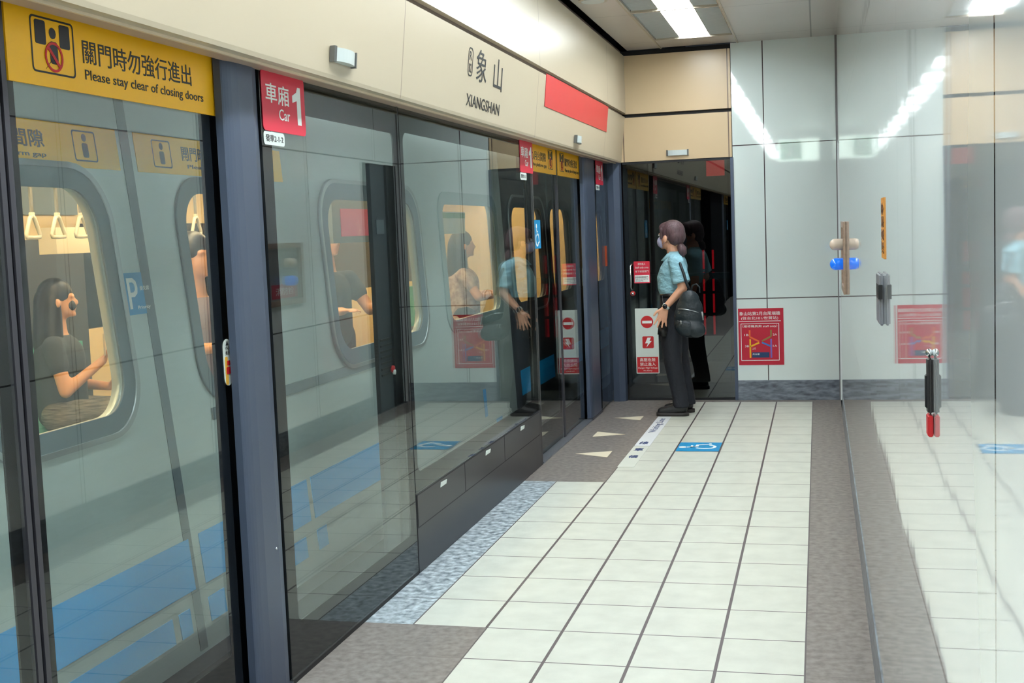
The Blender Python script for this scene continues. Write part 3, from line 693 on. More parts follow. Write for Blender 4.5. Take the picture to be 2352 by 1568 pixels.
# ------------------------------------------------------------------ things on the right wall
t = thing('fire_alarm_box', 'cream framed alarm box on the white wall with a pale dome and a blue lamp', 'alarm box', (XR, 5.25, .705))
m_fr = mat('alarm_frame', 'a98f7c', .4, noise=.3, nscale=60)
plate('frame', [rrect(5.02, .70, 5.46, .992, .004), rrect(5.05, .725, 5.43, .967, .003)], .012, 'R', XR, m_fr, t)
box('back_panel', (XR - .004, 5.05, .725), (XR, 5.43, .967), mat('alarm_steel', '9a9a98', .3, metal=.4), t)
box('red_label', (XR - .0055, 5.10, .735), (XR - .004, 5.38, .80), m_redp, t)
text('lettering', [('消防栓', (5.14, .75, 5.34, .785))], 'R', XR - .0056, m_white, t)
def dome(name, y, z, r, L, m, label):
    bm = bmesh.new(); c = kp((XR - L, y, z)); pts = [kp((XR - .004, y, z))]; rs = [r * K]
    for k in range(9):
        a = math.pi / 2 * k / 8; pts.append(kp((XR - L + r * .9 - r * .9 * math.sin(a), y, z))); rs.append(max(r * K * math.cos(a), .0006))
    tube_bm(bm, pts, rs, 24); return link(name, from_bm(bm, True), m, t, label)
dome('speaker_dome', 5.27, .897, .024, .062, mat('cream_dome', 'd9c6b2', .25), 'cream dome')
dome('blue_lamp', 5.27, .815, .025, .062, mat('blue_lamp', '0a6fd8', .1, coat=1, em='0a70ff', ems=.5), 'blue lamp')
o = plate('warning_strip', [rrect(2.09, .932, 2.19, 1.034, .002)], .0015, 'R', XR, mat('amber_strip', 'e0973c', .5)); tag(o, 'narrow amber strip label on the white wall', 'label')
text('lettering', [('注意安全', (2.10, .94, 2.18, 1.026), True)], 'R', XR - .0016, mat('amber_ink', '6b4322', .5), o)
t = thing('wall_switch_box', 'grey slim box fixed to the white wall below the amber strip', 'switch box', (XR, 2.2, .815))
box('housing', (XR - .009, 2.13, .818), (XR, 2.24, .906), mat('switch_grey', '8b8d94', .35, metal=.3), t, bevel=.003)
box('key_slot', (XR - .0105, 2.12, .864), (XR - .004, 2.20, .888), m_belt, t)
t = thing('emergency_latch', 'black and red latch with a chrome knob on the near white wall', 'latch', (XR, 1.25, .787))
box('body', (XR - .0055, 1.238, .806), (XR, 1.256, .862), mat('latch_black', '2b2829', .35), t, bevel=.002)
box('lever', (XR - .0075, 1.240, .812), (XR - .0045, 1.250, .845), m_belt, t, bevel=.001)
ellipsoid('knob', (XR - .003, 1.25, .866), (.0035, .005, .004), m_chrome, t)
box('red_tag', (XR - .0055, 1.236, .784), (XR - .0005, 1.258, .805), m_circ, t, bevel=.001)

# ------------------------------------------------------------------ the train
XT = -1.45
def tside(u, v, w_): return (XT + w_, u + .17 * (.86 - v), v)
TR = thing('subway_train', 'pale steel subway train with blue stripes and warm lit windows behind the screens', 'train', (-2.4, 5, -.05))
wins = [(1.82, 2.27), (2.615, 3.0), (3.47, 4.30), (4.64, 5.44), (5.75, 6.45), (6.62, 7.16), (7.6, 8.3), (8.6, 9.3), (9.7, 10.6)]
R_ = .085
holes = [rrect(a, .645, b, 1.128, R_ if k != 3 else .05, 8) for k, (a, b) in enumerate(wins)]
plate('body_side', [[(-3, .02), (5.60, .02), (5.60, 1.5), (-3, 1.5)]] + holes[:4], .03, lambda u, v, w_: tside(u, v, w_ - .03), 0, m_train, TR)
plate('front_body_side', [[(5.602, .02), (14, .02), (14, 1.5), (5.602, 1.5)]] + holes[4:], .03, lambda u, v, w_: tside(u, v, w_ - .03), 0, mat('train_dark_panel', '33383e', .35, metal=.2), TR, 'dark charcoal body panel')
for a, b, cap_, sm, ic in ((1.55, 2.385, '小心月台間隙', 'Mind the platform gap', 1), (2.455, 3.2, '關門時勿強行進出', 'Please stay clear', 0)):
    q = plate('door_warning_strip', [[(a, 1.165), (b, 1.165), (b, 1.25), (a, 1.25)]], .0015, tside, 0, m_yel, TR, 'yellow warning strip across the train door')
    ft = lambda u, v, w_: tside(u, v, w_ + .0017)
    u0 = a + (.28 if ic else .20)
    text('lettering', [(cap_, (u0, 1.198, u0 + .30, 1.232)), (sm, (u0 + .02, 1.178, u0 + .30, 1.190))], ft, 0, m_ink, q, bold=.012)
    iu = (b - .16) if ic else (a + .07)
    link('pictogram', merge([plate_mesh([rrect(iu, 1.178, iu + .08, 1.240, .006), rrect(iu + .003, 1.181, iu + .077, 1.237, .005)], .0005, ft), plate_mesh([rrect(iu + .03, 1.186, iu + .05, 1.215, .005)], .0005, ft), plate_mesh([[(iu + .04 + .008 * math.cos(k * .524), 1.226 + .008 * math.sin(k * .524)) for k in range(12)]], .0005, ft)]), m_ink, q)
prism('roof', [(XT, 1.5), (XT - .06, 1.62), (XT - .35, 1.72), (-2.4, 1.76), (-3.1, 1.72), (-3.4, 1.5), (-3.4, 1.45), (-3.3, 1.45), (-2.4, 1.62), (XT - .35, 1.55), (XT - .05, 1.46)], 1, -3, 14, m_train, TR)
for k, (a, b) in enumerate(wins):
    r = R_ if k != 3 else .05
    e = .034 if k < 2 else .045
    plate('window_surround', [rrect(a - e, .645 - e, b + e, 1.128 + e, r + e, 8), rrect(a + .006, .651, b - .006, 1.122, r, 8)], .006, tside, 0, m_rubber if k < 3 else (mat('surround_light', '8fa09f', .35, metal=.3) if k == 3 else mat('surround_black', '1d2024', .4)), TR)
    plate('window_glass', [rrect(a, .645, b, 1.128, r, 6)], .004, lambda u, v, w_: tside(u, v, w_ - .012), 0, G3, TR)
    if k in (0, 2, 4):
        plate('polished_rim', [rrect(a - e - .012, .645 - e - .012, b + e + .012, 1.128 + e + .012, r + e + .01, 8), rrect(a - e, .645 - e, b + e, 1.128 + e, r + e, 8)], .010, tside, 0, m_steel, TR)
def strip(nm, a, b, z0, z1):
    plate(nm, [[(a, z0), (b, z0), (b, z1), (a, z1)]], .002, tside, 0, m_stripe, TR, 'bright blue painted stripe')
for a, b in ((-3, 2.42), (2.47, 3.10), (3.13, 3.80), (5.02, 5.06), (5.72, 6.5), (6.6, 9)):
    strip('blue_stripe', a, b, .185, .312)
for a, b in ((-3, 2.30), (2.33, 2.38), (2.47, 2.55), (2.60, 3.05), (3.13, 3.2), (5.2, 5.3)):
    strip('thin_blue_stripe', a, b, .085, .148)
boxes('door_gap', [((XT - .05, y, .03), (XT + .07 - .002, y + .004, 1.4)) for y in ()] or [((XT - 1.9, -3, -.02), (XT - .0, 14, .02))], m_dark, TR)
for y in (2.40, 6.60):
    plate('door_seam', [[(y, .03), (y + .035, .03), (y + .035, 1.42), (y, 1.42)]], .0015, tside, 0, m_rubber, TR)
plate('lower_rail', [[(2.62, .57), (3.9, .57), (3.9, .60), (2.62, .60)]], .004, tside, 0, m_rubber, TR)
s = plate('priority_sticker', [[(2.327, .853), (2.427, .853), (2.427, .945), (2.327, .945)]], .0012, tside, 0, m_cyan, TR, 'blue priority seat sticker with a white P')
f_ = lambda u, v, w_: tside(u, v, w_ + .0014)
link('letter_p', plate_mesh([[(2.336, .866), (2.346, .866), (2.346, .892), (2.360, .892), (2.372, .899), (2.376, .912), (2.372, .926), (2.360, .934), (2.336, .934)], [(2.346, .902), (2.358, .902), (2.365, .907), (2.366, .913), (2.364, .920), (2.358, .924), (2.346, .924)]], .0005, f_), m_white, s)
text('lettering', [('優先席', (2.384, .905, 2.422, .915)), ('Priority', (2.367, .862, 2.417, .872))], f_, 0, m_white, s)
boxes('floor_panel', [((-3.35, -3, -.02), (XT - .03, 14, .0))], mat('train_floor', '6d6a66', .6), TR)
boxes('underframe', [((-3.2, -3, -.6), (XT - .1, 14, -.05))], m_under, TR)
boxes('inner_wall', [((-3.4, -3, .0), (-3.36, 14, .62)), ((-3.4, -3, 1.12), (-3.36, 14, 1.5))] + [((-3.4, y, .62), (-3.36, y + .4, 1.12)) for y in (-2, 0.2, 2.4, 3.4, 4.6, 6.8, 9, 11.2)], m_int, TR)
boxes('far_window', [((-3.41, -3, .62), (-3.385, 14, 1.12))], mat('night_window', '232a30', .15), TR)
boxes('inner_ceiling', [((-3.36, -3, 1.40), (XT - .1, 14, 1.42))], mat('train_ceiling', 'f3e3c4', .5), TR)
boxes('inner_side_lining', [((XT - .10, -3, 1.15), (XT - .075, 14, 1.42))], m_int, TR)
boxes('ceiling_lamp', [((-2.75, -3 + i * 1.2, 1.39), (-2.65, -3 + i * 1.2 + 1.0, 1.402)) for i in range(14)] + [((-2.1, -3 + i * 1.2, 1.39), (-2.0, -3 + i * 1.2 + 1.0, 1.402)) for i in range(14)], m_pstrip, TR)
boxes('partition', [((-3.36, 10.4, 0), (-1.6, 10.45, 1.4))], m_int, TR)
boxes('route_strip', [((-3.352, 3.2, 1.16), (-3.345, 5.0, 1.30))], mat('route_strip_blue', '6a7c8c', .4), TR)
boxes('bench', [((-3.36, y, .25), (-3.0, y + 1.7, .30)) for y in (3.2, 9.6)] + [((-3.36, y, .30), (-3.30, y + 1.7, .58)) for y in (3.2, 9.6)], m_seat, TR)
for y in (1.6, 5.5, 7.6):
    tube('grab_pole', [(-2.4, y, 0), (-2.4, y, 1.4)], .011, m_chrome, TR)
for x in (-2.75,):
    tube('hanging_rail', [(x, 0, 1.245), (x, 9, 1.245)], .009, m_chrome, TR)
# black interior recess seen behind the seated passenger, with a cream equipment case
boxes('equipment_case', [((-2.98, 4.18, .985), (-2.90, 4.6, 1.09))], mat('case_cream', 'ecdcc0', .4), TR)
boxes('doorway_dark', [((-3.35, 4.16, .3), (-3.33, 5.0, 1.05))], mat('train_door_grey', '4a4e55', .4), TR)
boxes('passenger_display', [((-1.80, 4.22, .985), (-1.752, 4.66, 1.15))], mat('display_housing', '77848a', .4), TR)
boxes('display_screen', [((-1.752, 4.30, 1.01), (-1.75, 4.62, 1.115))], mat('display_red', 'a02c44', .4, em='d02048', ems=.5), TR)
b = box('safety_poster', (-1.628, 5.12, 1.005), (-1.62, 5.52, 1.105), m_wboard, TR, label='green and white safety poster')
box('green_band', (-1.62, 5.12, 1.075), (-1.618, 5.52, 1.10), mat('poster_green', '4f9a6c', .5), b)
# hanging straps
def strap(y, label):
    x = -2.75; t = thing('hand_strap', label, 'hand strap', (x, y, 1.04), 'cream hanging straps in the train')
    box('webbing', (x - .004, y - .006, 1.125), (x + .004, y + .006, 1.245), m_strapb, t)
    pts = [(x, y, 1.128)]
    for a, b_ in ((-.012, 1.12), (-.04, 1.06), (-.038, 1.05), (0, 1.048), (.038, 1.05), (.04, 1.06), (.012, 1.12)): pts.append((x, y + a, b_))
    pts.append((x, y, 1.128))
    tube('ring', pts, .0075, m_strapw, t); box('clip', (x - .006, y - .012, 1.118), (x + .006, y + .012, 1.14), m_strapw, t, bevel=.002)
for i, y in enumerate((3.83, 3.98, 4.13)):
    strap(y, ('left', 'middle', 'right')[i] + ' one of the three cream hanging straps in the nearest train window')
strap(5.02, 'cream hanging strap in the narrow train window left of the foreground post')

# ------------------------------------------------------------------ figures
def V3(x, z, y): return Vector((x * y / 6.42, y, 1 + (z - 1) * y / 6.42)) * K
def head_bm(bm, c, yaw, s=1.0):
    """head looking along local -x, turned by yaw; c = centre in metres"""
    Rz = Matrix.Rotation(yaw, 4, 'Z')
    def L(p): return Vector(c) + (Rz @ Vector(p)) * s
    ell(bm, L((.012, 0, .02)), (.092 * s, .074 * s, .098 * s), Rz)
    ell(bm, L((-.03, 0, -.035)), (.062 * s, .056 * s, .075 * s), Rz)        # face and jaw
    cap(bm, L((-.088, 0, .01)), L((-.102, 0, -.022)), .007 * s, .012 * s)     # nose
    ell(bm, L((-.085, 0, -.052)), (.012 * s, .022 * s, .010 * s), Rz)        # lips
    ell(bm, L((-.075, 0, -.088)), (.02 * s, .022 * s, .016 * s), Rz)         # chin
    for sd in (-1, 1):
        ell(bm, L((-.004, sd * .084, -.020)), (.020 * s, .011 * s, .031 * s), Rz)   # ear
        ell(bm, L((-.080, sd * .032, .022)), (.012 * s, .018 * s, .006 * s), Rz)   # brow
def hand_bm(bm, wr, palm_dir, side_dir, curl=.3, s=1.0, spread=.25):
    """palm, four unequal bent fingers and a thumb; metres"""
    d = Vector(palm_dir).normalized(); sd = Vector(side_dir).normalized(); n = d.cross(sd).normalized(); wr = Vector(wr)
    for k in range(4):
        off = (k - 1.5) * .019 * s
        cap(bm, wr + d * .012 * s + sd * off * .6, wr + d * .078 * s + sd * off, .014 * s, .0115 * s)
    for k, ln in enumerate((.066, .078, .072, .056)):
        off = (k - 1.5) * .019 * s; fd = (d + sd * (k - 1.5) * spread * .5).normalized()
        p = wr + d * .080 * s + sd * off; a = 0
        for j, fr in enumerate((.45, .32, .23)):
            a += curl * (.35 if j == 0 else .6); q_ = p + (fd * math.cos(a) + n * math.sin(a)) * ln * fr * s
            cap(bm, p, q_, (.0092 - .0009 * j) * s, (.0086 - .001 * j) * s, 10); p = q_
    b0 = wr + d * .022 * s - sd * .024 * s; b1 = b0 + (d * .6 - sd * .75).normalized() * .038 * s; b2 = b1 + (d * .85 - sd * .35 + n * .2).normalized() * .032 * s
    cap(bm, b0, b1, .014 * s, .0105 * s); cap(bm, b1, b2, .0105 * s, .0085 * s)

# the woman on the platform, left side to the camera, looking towards the screens
Y0 = 6.42
W = thing('person', 'woman in pale blue shirt and dark trousers with black backpack, standing at the end door', 'person', (-.755, Y0, 0))
hc = V3(-.757, .948, Y0) ; yaw = math.radians(-24)
bm = bmesh.new()
head_bm(bm, hc, yaw, 1.0)
cap(bm, V3(-.748, .89, Y0), V3(-.735, .82, Y0), .052, .060)
loft(bm, [(-.752 * K, Y0 * K, .50 * K, .09, .15), (-.757 * K, Y0 * K, .58 * K, .095, .15), (-.757 * K, Y0 * K, .66 * K, .08, .125), (-.750 * K, Y0 * K, .75 * K, .10, .145), (-.74 * K, Y0 * K, .81 * K, .085, .165), (-.735 * K, Y0 * K, .835 * K, .05, .10)])
sh = V3(-.728, .806, 6.305); el = V3(-.700, .672, 6.285); wr = V3(-.797, .570, 6.265)
cap(bm, V3(-.735, .812, 6.36), sh, .055, .050); cap(bm, sh, el, .045, .038); cap(bm, el, wr, .037, .024)
hand_bm(bm, wr, (-.30, -.03, -1), (.95, .18, -.25), curl=.18, s=1.06, spread=.42)
sh2 = Vector((-.735 * K, (2 * Y0 - 6.31) * K, .805 * K)); el2 = Vector((-.725 * K, 6.56 * K, .665 * K)); wr2 = Vector((-.755 * K, 6.555 * K, .54 * K))
cap(bm, Vector((-.735 * K, 6.48 * K, .812 * K)), sh2, .055, .050); cap(bm, sh2, el2, .045, .038); cap(bm, el2, wr2, .037, .025)
hand_bm(bm, wr2, (-.15, 0, -1), (1, 0, -.15), curl=.4, s=1.0)
for xs, yc in (((-.757, -.752, -.722), 6.365), ((-.748, -.735, -.700), 6.485)):
    cap(bm, Vector((xs[0] * K, yc * K, .54 * K)), Vector((xs[1] * K, yc * K, .29 * K)), .078, .055); cap(bm, Vector((xs[1] * K, yc * K, .29 * K)), Vector((xs[2] * K, yc * K, .05 * K)), .052, .036)
    cap(bm, Vector((xs[2] * K, yc * K, .045 * K)), Vector(((xs[2] - .08) * K, yc * K, .028 * K)), .034, .03)
link('body', fuse(bm, .0055, 3), m_skin, W)
# shirt
bm = bmesh.new()
loft(bm, [(-.758 * K, Y0 * K, .638 * K, .094, .142), (-.762 * K, Y0 * K, .67 * K, .106, .150), (-.755 * K, Y0 * K, .735 * K, .122, .158), (-.742 * K, Y0 * K, .79 * K, .110, .178), (-.735 * K, Y0 * K, .825 * K, .085, .155), (-.738 * K, Y0 * K, .845 * K, .062, .085)])
for a, b_, c_ in ((V3(-.735, .812, 6.35), sh, el), (Vector((-.735 * K, 6.49 * K, .812 * K)), sh2, el2)):
    cap(bm, a, b_, .070, .066); e = b_ + (c_ - b_) * .80; tube_bm(bm, [b_, b_ + (e - b_) * .5, e], [.068, .070, .074], 20)
link('shirt', fuse(bm, .0085, 3), m_shirt, W)
bm = bmesh.new()   # collar
n = 28; rows = []
for k in range(n + 1):
    a = math.radians(-160 + 320 * k / n); r_in, r_out = .052, .088
    ex = .022 if abs(k - n / 2) > n * .42 else 0
    ca, sa = math.cos(a), math.sin(a); cx, cy = -.742 * K, Y0 * K
    rows.append([bm.verts.new((cx + ca * r_in, cy + sa * r_in * 1.05, .868 * K - (.012 if ex else 0))), bm.verts.new((cx + ca * (r_out + ex), cy + sa * r_out * 1.15, .835 * K - ex * .9)),
                 bm.verts.new((cx + ca * (r_out + ex - .006), cy + sa * (r_out * 1.15 - .006), .832 * K - ex * .9)), bm.verts.new((cx + ca * (r_in - .004), cy + sa * (r_in - .004), .860 * K))])
for A, B in zip(rows, rows[1:]):
    for j in range(4): bm.faces.new((A[j], A[(j + 1) % 4], B[(j + 1) % 4], B[j]))
bm.faces.new(rows[0]); bm.faces.new(rows[-1][::-1])
link('collar', from_bm(bm, True), mat('shirt_collar', '9ccbd8', .8), W)
# trousers
bm = bmesh.new()
loft(bm, [(-.752 * K, Y0 * K, .47 * K, .100, .165), (-.757 * K, Y0 * K, .54 * K, .108, .165), (-.758 * K, Y0 * K, .60 * K, .100, .150), (-.758 * K, Y0 * K, .648 * K, .093, .138)])
for xs, yc, lean_ in (((-.762, -.757, -.722), 6.362, 0), ((-.745, -.732, -.700), 6.482, 0)):
    loft(bm, [((xs[2] + .004) * K, yc * K, .045 * K, .068, .066), (xs[2] * K, yc * K, .10 * K, .066, .064), ((xs[2] * .55 + xs[1] * .45) * K, yc * K, .18 * K, .068, .066), (xs[1] * K, yc * K, .29 * K, .076, .074), ((xs[0] * .6 + xs[1] * .4) * K, yc * K, .40 * K, .088, .082), (xs[0] * K, yc * K, .50 * K, .096, .088), (xs[0] * K, yc * K, .56 * K, .09, .08)])
link('trousers', fuse(bm, .009, 3), m_trou, W)
bm = bmesh.new(); loft(bm, [(-.758 * K, Y0 * K, .628 * K, .099, .146), (-.758 * K, Y0 * K, .650 * K, .098, .145)], 36); link('belt', from_bm(bm, True), m_belt, W)
for nm, xa, yc in (('shoe', -.680, 6.36), ('shoe', -.662, 6.485)):
    bm = bmesh.new()
    cap(bm, Vector(((xa - .035) * K, yc * K, .036 * K)), Vector(((xa - .075) * K, yc * K, .034 * K)), .047, .045)
    cap(bm, Vector(((xa - .075) * K, yc * K, .030 * K)), Vector(((xa - .140) * K, yc * K, .022 * K)), .046, .038)
    cap(bm, Vector(((xa - .03) * K, yc * K, .05 * K)), Vector(((xa - .045) * K, yc * K, .062 * K)), .042, .044)
    me = fuse(bm, .006, 3)
    for v in me.vertices: v.co.z = max(v.co.z, .012)
    s = link('shoe', me, m_shoe, W)
    pts = rrect(xa - .170, yc - .031, xa + .003, yc + .031, .030, 8)
    plate('sole', [pts], .018, 'F', 0, m_sole, s)
# hair
bm = bmesh.new(); Rz = Matrix.Rotation(yaw, 4, 'Z')
def HL(p): return hc + Rz @ Vector(p)
ell(bm, HL((.022, 0, .036)), (.106, .088, .098), Rz); ell(bm, HL((.055, 0, .0)), (.076, .082, .082), Rz); ell(bm, HL((-.030, 0, .070)), (.068, .070, .048), Rz)
cap(bm, HL((.07, 0, -.03)), HL((.098, 0, -.045)), .045, .022)
for sd in (-1, 1): cap(bm, HL((-.045, sd * .062, .055)), HL((-.050, sd * .068, -.015)), .018, .009)
h = link('hair', fuse(bm, .006, 2), m_hair, W)
bm = bmesh.new(); pt = V3(-.717, .912, 6.40); pe = V3(-.693, .845, 6.39)
tube_bm(bm, [pt, pt + Vector((.012, 0, -.02)), pt.lerp(pe, .5) + Vector((.012, 0, 0)), pe + Vector((0, 0, .015)), pe + Vector((-.004, 0, -.015))], [.017, .030, .036, .030, .006], 16)
link('ponytail', from_bm(bm, True), m_hair, h)
bm = bmesh.new(); tube_bm(bm, [pt + Vector((-.010, 0, .004)), pt + Vector((.004, 0, -.012))], [.030, .028], 16); link('hair_tie', from_bm(bm, True), m_gold, h)
# mask
bm = bmesh.new(); ell(bm, HL((-.074, 0, -.045)), (.046, .055, .052), Rz); ell(bm, HL((-.098, 0, -.026)), (.018, .02, .026), Rz); k_ = link('face_mask', fuse(bm, .005, 2), m_mask, W)
for sd in (-1, 1):
    bm = bmesh.new(); tube_bm(bm, [HL((-.05, sd * .056, -.02)), HL((-.01, sd * .080, .002)), HL((.015, sd * .080, -.005)), HL((-.01, sd * .076, -.045)), HL((-.052, sd * .052, -.072))], .0016, 6); link('ear_loop', from_bm(bm), m_mask, k_)
for sd in (-1, 1):
    bm = bmesh.new(); ell(bm, HL((-.087, sd * .031, .010)), (.009, .014, .007), Rz); e_ = link('eye', from_bm(bm, True), m_white, W)
    bm = bmesh.new(); ell(bm, HL((-.094, sd * .031, .010)), (.004, .006, .006), Rz); link('iris', from_bm(bm, True), m_hair2, e_)
# watch
d_ = (wr - el).normalized(); wc = wr - d_ * .012
bm = bmesh.new(); tube_bm(bm, [wc - d_ * .012, wc + d_ * .012], [.0305, .0295], 24); s = link('watch_strap', from_bm(bm, True), m_wboard, W)
bm = bmesh.new(); ell(bm, wc + Vector((-.004, -.030, .004)), (.019, .010, .022)); link('watch_face', from_bm(bm, True), m_watch, s)
# backpack hanging from the left shoulder (held by her: its own thing)
B = thing('backpack', 'dark teal nylon backpack hanging from the shoulder of the woman in the pale blue shirt', 'backpack', (-.67, 6.25, .41))
bm = bmesh.new(); by = 6.225 * K
def bx_(x, z, y=6.235): return V3(x, z, y)
tilt = Matrix.Rotation(math.radians(14), 4, 'Y')
ell(bm, bx_(-.672, .475), (.122, .060, .100), tilt); ell(bm, bx_(-.670, .520), (.122, .060, .110), tilt); ell(bm, bx_(-.668, .560), (.108, .056, .110), tilt); ell(bm, bx_(-.667, .605), (.082, .050, .085), tilt)
ell(bm, bx_(-.648, .455, 6.215), (.100, .05, .07), tilt)
link('bag_body', fuse(bm, .008, 4), m_bag, B)
z1 = [bx_(-.728 + .018 * i, .562 - .003 * i * i * .2 + .0, 6.193 + .0012 * abs(i - 3) ** 2) for i in range(7)]
bm = bmesh.new(); tube_bm(bm, [p + Vector((0, -.006, 0)) for p in z1], .0035, 8); link('zip', from_bm(bm, True), m_steel, B)
bm = bmesh.new(); ell(bm, bx_(-.690, .460, 6.200), (.078, .030, .062), tilt); link('front_pocket', fuse(bm, .006, 2), m_bag, B)
bm = bmesh.new(); tube_bm(bm, [bx_(-.735 + .015 * i, .500 - .004 * i, 6.176) for i in range(6)], .003, 8); link('zip', from_bm(bm, True), m_dark, B)
bm = bmesh.new(); tube_bm(bm, [bx_(-.715, .500, 6.173), bx_(-.713, .480, 6.172)], .0055, 8); link('zip_pull', from_bm(bm, True), m_steel, B)
bm = bmesh.new(); tube_bm(bm, [bx_(-.655, .66), bx_(-.648, .685), bx_(-.628, .692), bx_(-.612, .675), bx_(-.612, .645)], .006, 8); link('carry_handle', from_bm(bm, True), m_bag, B)
bm = bmesh.new(); tube_bm(bm, [bx_(-.662, .655, 6.25), bx_(-.680, .70, 6.245), bx_(-.693, .75, 6.245), bx_(-.710, .80, 6.262), bx_(-.728, .838, 6.33), bx_(-.742, .846, 6.35), bx_(-.755, .83, 6.34)], .0115, 8); link('shoulder_strap', from_bm(bm, True), m_bag, B)
bm = bmesh.new(); tube_bm(bm, [bx_(-.602, .545, 6.2), bx_(-.597, .50, 6.2)], .006, 8); link('zip_pull', from_bm(bm, True), m_steel, B)
o = thing('belt_pouch', 'small black pouch held under the hand of the woman on the platform', 'pouch', (-.81, 6.25, .42))
q = V3(-.812, .446, 6.30)
bm = bmesh.new(); bmesh.ops.create_cube(bm, size=1, matrix=Matrix.Translation(q) @ Matrix.Rotation(.12, 4, 'Y') @ Matrix.Diagonal((.075, .06, .085, 1))); bmesh.ops.bevel(bm, geom=list(bm.edges), offset=.012, segments=3, affect='EDGES')
link('pouch_body', from_bm(bm, True), m_belt, o)
bm = bmesh.new(); tube_bm(bm, [q + Vector((.02, .0, .04)), V3(-.80, .54, 6.33), V3(-.81, .635, 6.345)], .003, 6); link('tether', from_bm(bm, True), m_dark, o)

# passengers (metres, local: x depth, y along the train)
def passenger(label, pos, yaw, top, skin, hair, kind, seated=False, scale=1.0, long_hair=False, leg='2b2d33', armpose='phone'):
    """pos = survey point on the train floor; faces local -x turned by yaw"""
    t = thing('person', label, 'person', pos); o0 = kp(pos); Rz = Matrix.Rotation(yaw, 4, 'Z'); s = scale
    def L(x, y, z): return o0 + (Rz @ Vector((x, y, 0))) * s + Vector((0, 0, z * s))
    hz = 1.20 if seated else 1.52; sz = hz - .24; hipz = .52 if seated else .90
    bm = bmesh.new(); head_bm(bm, L(-.02, 0, hz), yaw, s); cap(bm, L(0, 0, hz - .1), L(0, 0, sz + .02), .05 * s, .06 * s)
    cap(bm, L(0, 0, sz - .08), L(0, 0, hipz), .13 * s, .13 * s)
    arms = {}
    for sd in (-1, 1):
        S = L(0, sd * .17, sz - .02)
        if armpose == 'phone': E = L(-.06, sd * .22, sz - .28); Wp = L(-.26, sd * .10, sz - (.12 if sd > 0 else .30)); pd = (-.5, 0, .8)
        elif armpose == 'hold': E = L(-.12, sd * .24, sz - .22); Wp = L(-.35, sd * .16, sz - .20); pd = (-1, 0, .1)
        else: E = L(0, sd * .22, sz - .28); Wp = L(-.04, sd * .22, sz - .52); pd = (-.1, 0, -1)
        cap(bm, S, E, .046 * s, .040 * s); cap(bm, E, Wp, .038 * s, .026 * s); arms[sd] = (S, E, Wp)
        hand_bm(bm, Wp, Rz @ Vector(pd), Rz @ Vector((0, sd, 0)), .5, s)
        if seated: Kp = L(-.45, sd * .10, .50); cap(bm, L(0, sd * .10, hipz), Kp, .085 * s, .06 * s); cap(bm, Kp, L(-.45, sd * .10, .08), .055 * s, .04 * s); cap(bm, L(-.45, sd * .1, .05), L(-.58, sd * .1, .04), .04 * s, .03 * s)
        else: cap(bm, L(0, sd * .09, hipz), L(0, sd * .09, .48), .085 * s, .058 * s); cap(bm, L(0, sd * .09, .48), L(0, sd * .09, .08), .055 * s, .04 * s); cap(bm, L(0, sd * .09, .05), L(-.13, sd * .09, .04), .04 * s, .03 * s)
    link('body', fuse(bm, .012, 2), skin, t)
    bm = bmesh.new(); c = L(0, 0, 0)
    cap(bm, L(0, 0, sz - .10), L(0, 0, hipz + .03), .150 * s, .150 * s); cap(bm, L(0, -.12, sz - .03), L(0, .12, sz - .03), .068 * s, .068 * s)
    for sd in (-1, 1): S, E, Wp = arms[sd]; cap(bm, S, S.lerp(E, .45), .062 * s, .060 * s)
    link('top', fuse(bm, .012, 3), top, t)
    bm = bmesh.new()
    for sd in (-1, 1):
        if seated: cap(bm, L(0, sd * .09, hipz), L(-.45, sd * .10, .50), .11 * s, .085 * s); cap(bm, L(-.45, sd * .10, .50), L(-.45, sd * .10, .15), .08 * s, .07 * s)
        else: cap(bm, L(0, sd * .07, hipz), L(0, sd * .09, .48), .11 * s, .08 * s); cap(bm, L(0, sd * .09, .48), L(0, sd * .09, .12), .078 * s, .07 * s)
    link('trousers' if not seated else 'skirt', fuse(bm, .014, 3), leg, t)
    bm = bmesh.new(); hcc = L(-.02, 0, hz)
    def H_(p): return hcc + (Rz @ Vector(p)) * s
    ell(bm, H_((.022, 0, .036)), (.102 * s, .086 * s, .098 * s), Rz)
    if long_hair: cap(bm, H_((.055, 0, 0)), H_((.075, 0, -.26)), .088 * s, .09 * s); cap(bm, H_((.03, -.05, 0)), H_((.03, -.07, -.24)), .05 * s, .055 * s); cap(bm, H_((.03, .05, 0)), H_((.03, .07, -.24)), .05 * s, .055 * s)
    else: ell(bm, H_((.04, 0, 0)), (.082 * s, .080 * s, .078 * s), Rz)
    link('hair', fuse(bm, .010, 2), hair, t)
    return t, L, arms
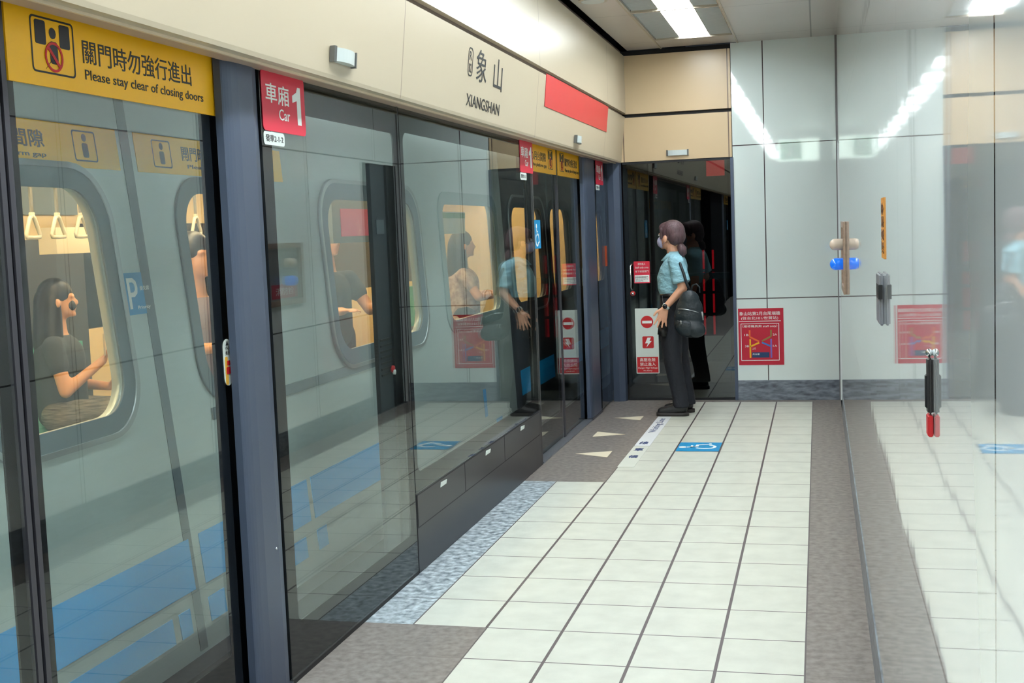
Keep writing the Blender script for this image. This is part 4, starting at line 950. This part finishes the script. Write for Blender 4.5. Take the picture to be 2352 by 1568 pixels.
m_pat = mat('patterned_skirt', '8f8a82', .8, noise=.9, nscale=26, stretch=(.5, .5, 4), col2='24252a')
m_darktop = mat('dark_grey_top', '3a4048', .8)
m_flor = mat('floral_blouse', 'd9c3b4', .8, noise=.6, nscale=26, col2='7c5a52')
m_wtop = mat('white_top', 'd9d8d2', .8)
# seated passenger looking at a phone
t, L, arms = passenger('seated train passenger in dark sleeveless top and patterned skirt looking at a phone', (-2.98, 4.26, -.02), math.radians(205), m_darktop, m_skin2, m_hair2, 'sit', True, 1.06, True, m_pat)
bm = bmesh.new(); ell(bm, L(-.082, 0, 1.165), (.036, .050, .045), Matrix.Rotation(math.radians(205), 4, 'Z')); link('face_mask', from_bm(bm, True), m_belt, t)
ph = arms[1][2]
o = thing('mobile_phone', 'pale mobile phone in the hand of the seated train passenger', 'phone', (0, 0, 0)); o.location = ph + Vector((.03, -.02, .08))
bm = bmesh.new(); bmesh.ops.create_cube(bm, size=1, matrix=Matrix.Translation(ph + Vector((.03, -.02, .10))) @ Matrix.Rotation(.5, 4, 'Z') @ Matrix.Diagonal((.010, .07, .14, 1))); bmesh.ops.bevel(bm, geom=list(bm.edges), offset=.004, segments=2, affect='EDGES')
link('case', from_bm(bm), mat('phone_case', 'c9b9a2', .4), o)
passenger('train passenger in a dark jacket standing under the red display', (-2.05, 4.85, -.02), math.radians(150), m_darktop, m_skin2, m_hair2, 'stand', False, 1.04, False, m_trou, 'hold')
passenger('long-haired train passenger in a floral blouse in the middle window', (-1.95, 6.55, -.02), math.radians(200), m_flor, m_skin2, m_hair2, 'stand', False, .98, True, m_trou, 'hold')
passenger('small dark-haired train passenger in a white top beside the floral blouse', (-1.85, 5.78, -.02), math.radians(120), m_wtop, m_skin2, m_hair2, 'stand', False, .72, False, m_trou, 'down')
passenger('train passenger with bare arm in the narrow window left of the foreground post', (-2.0, 3.62, -.02), math.radians(160), mat('lilac_top', '8f8398', .8), m_skin2, m_hair2, 'stand', False, 1.0, False, m_trou, 'hold')
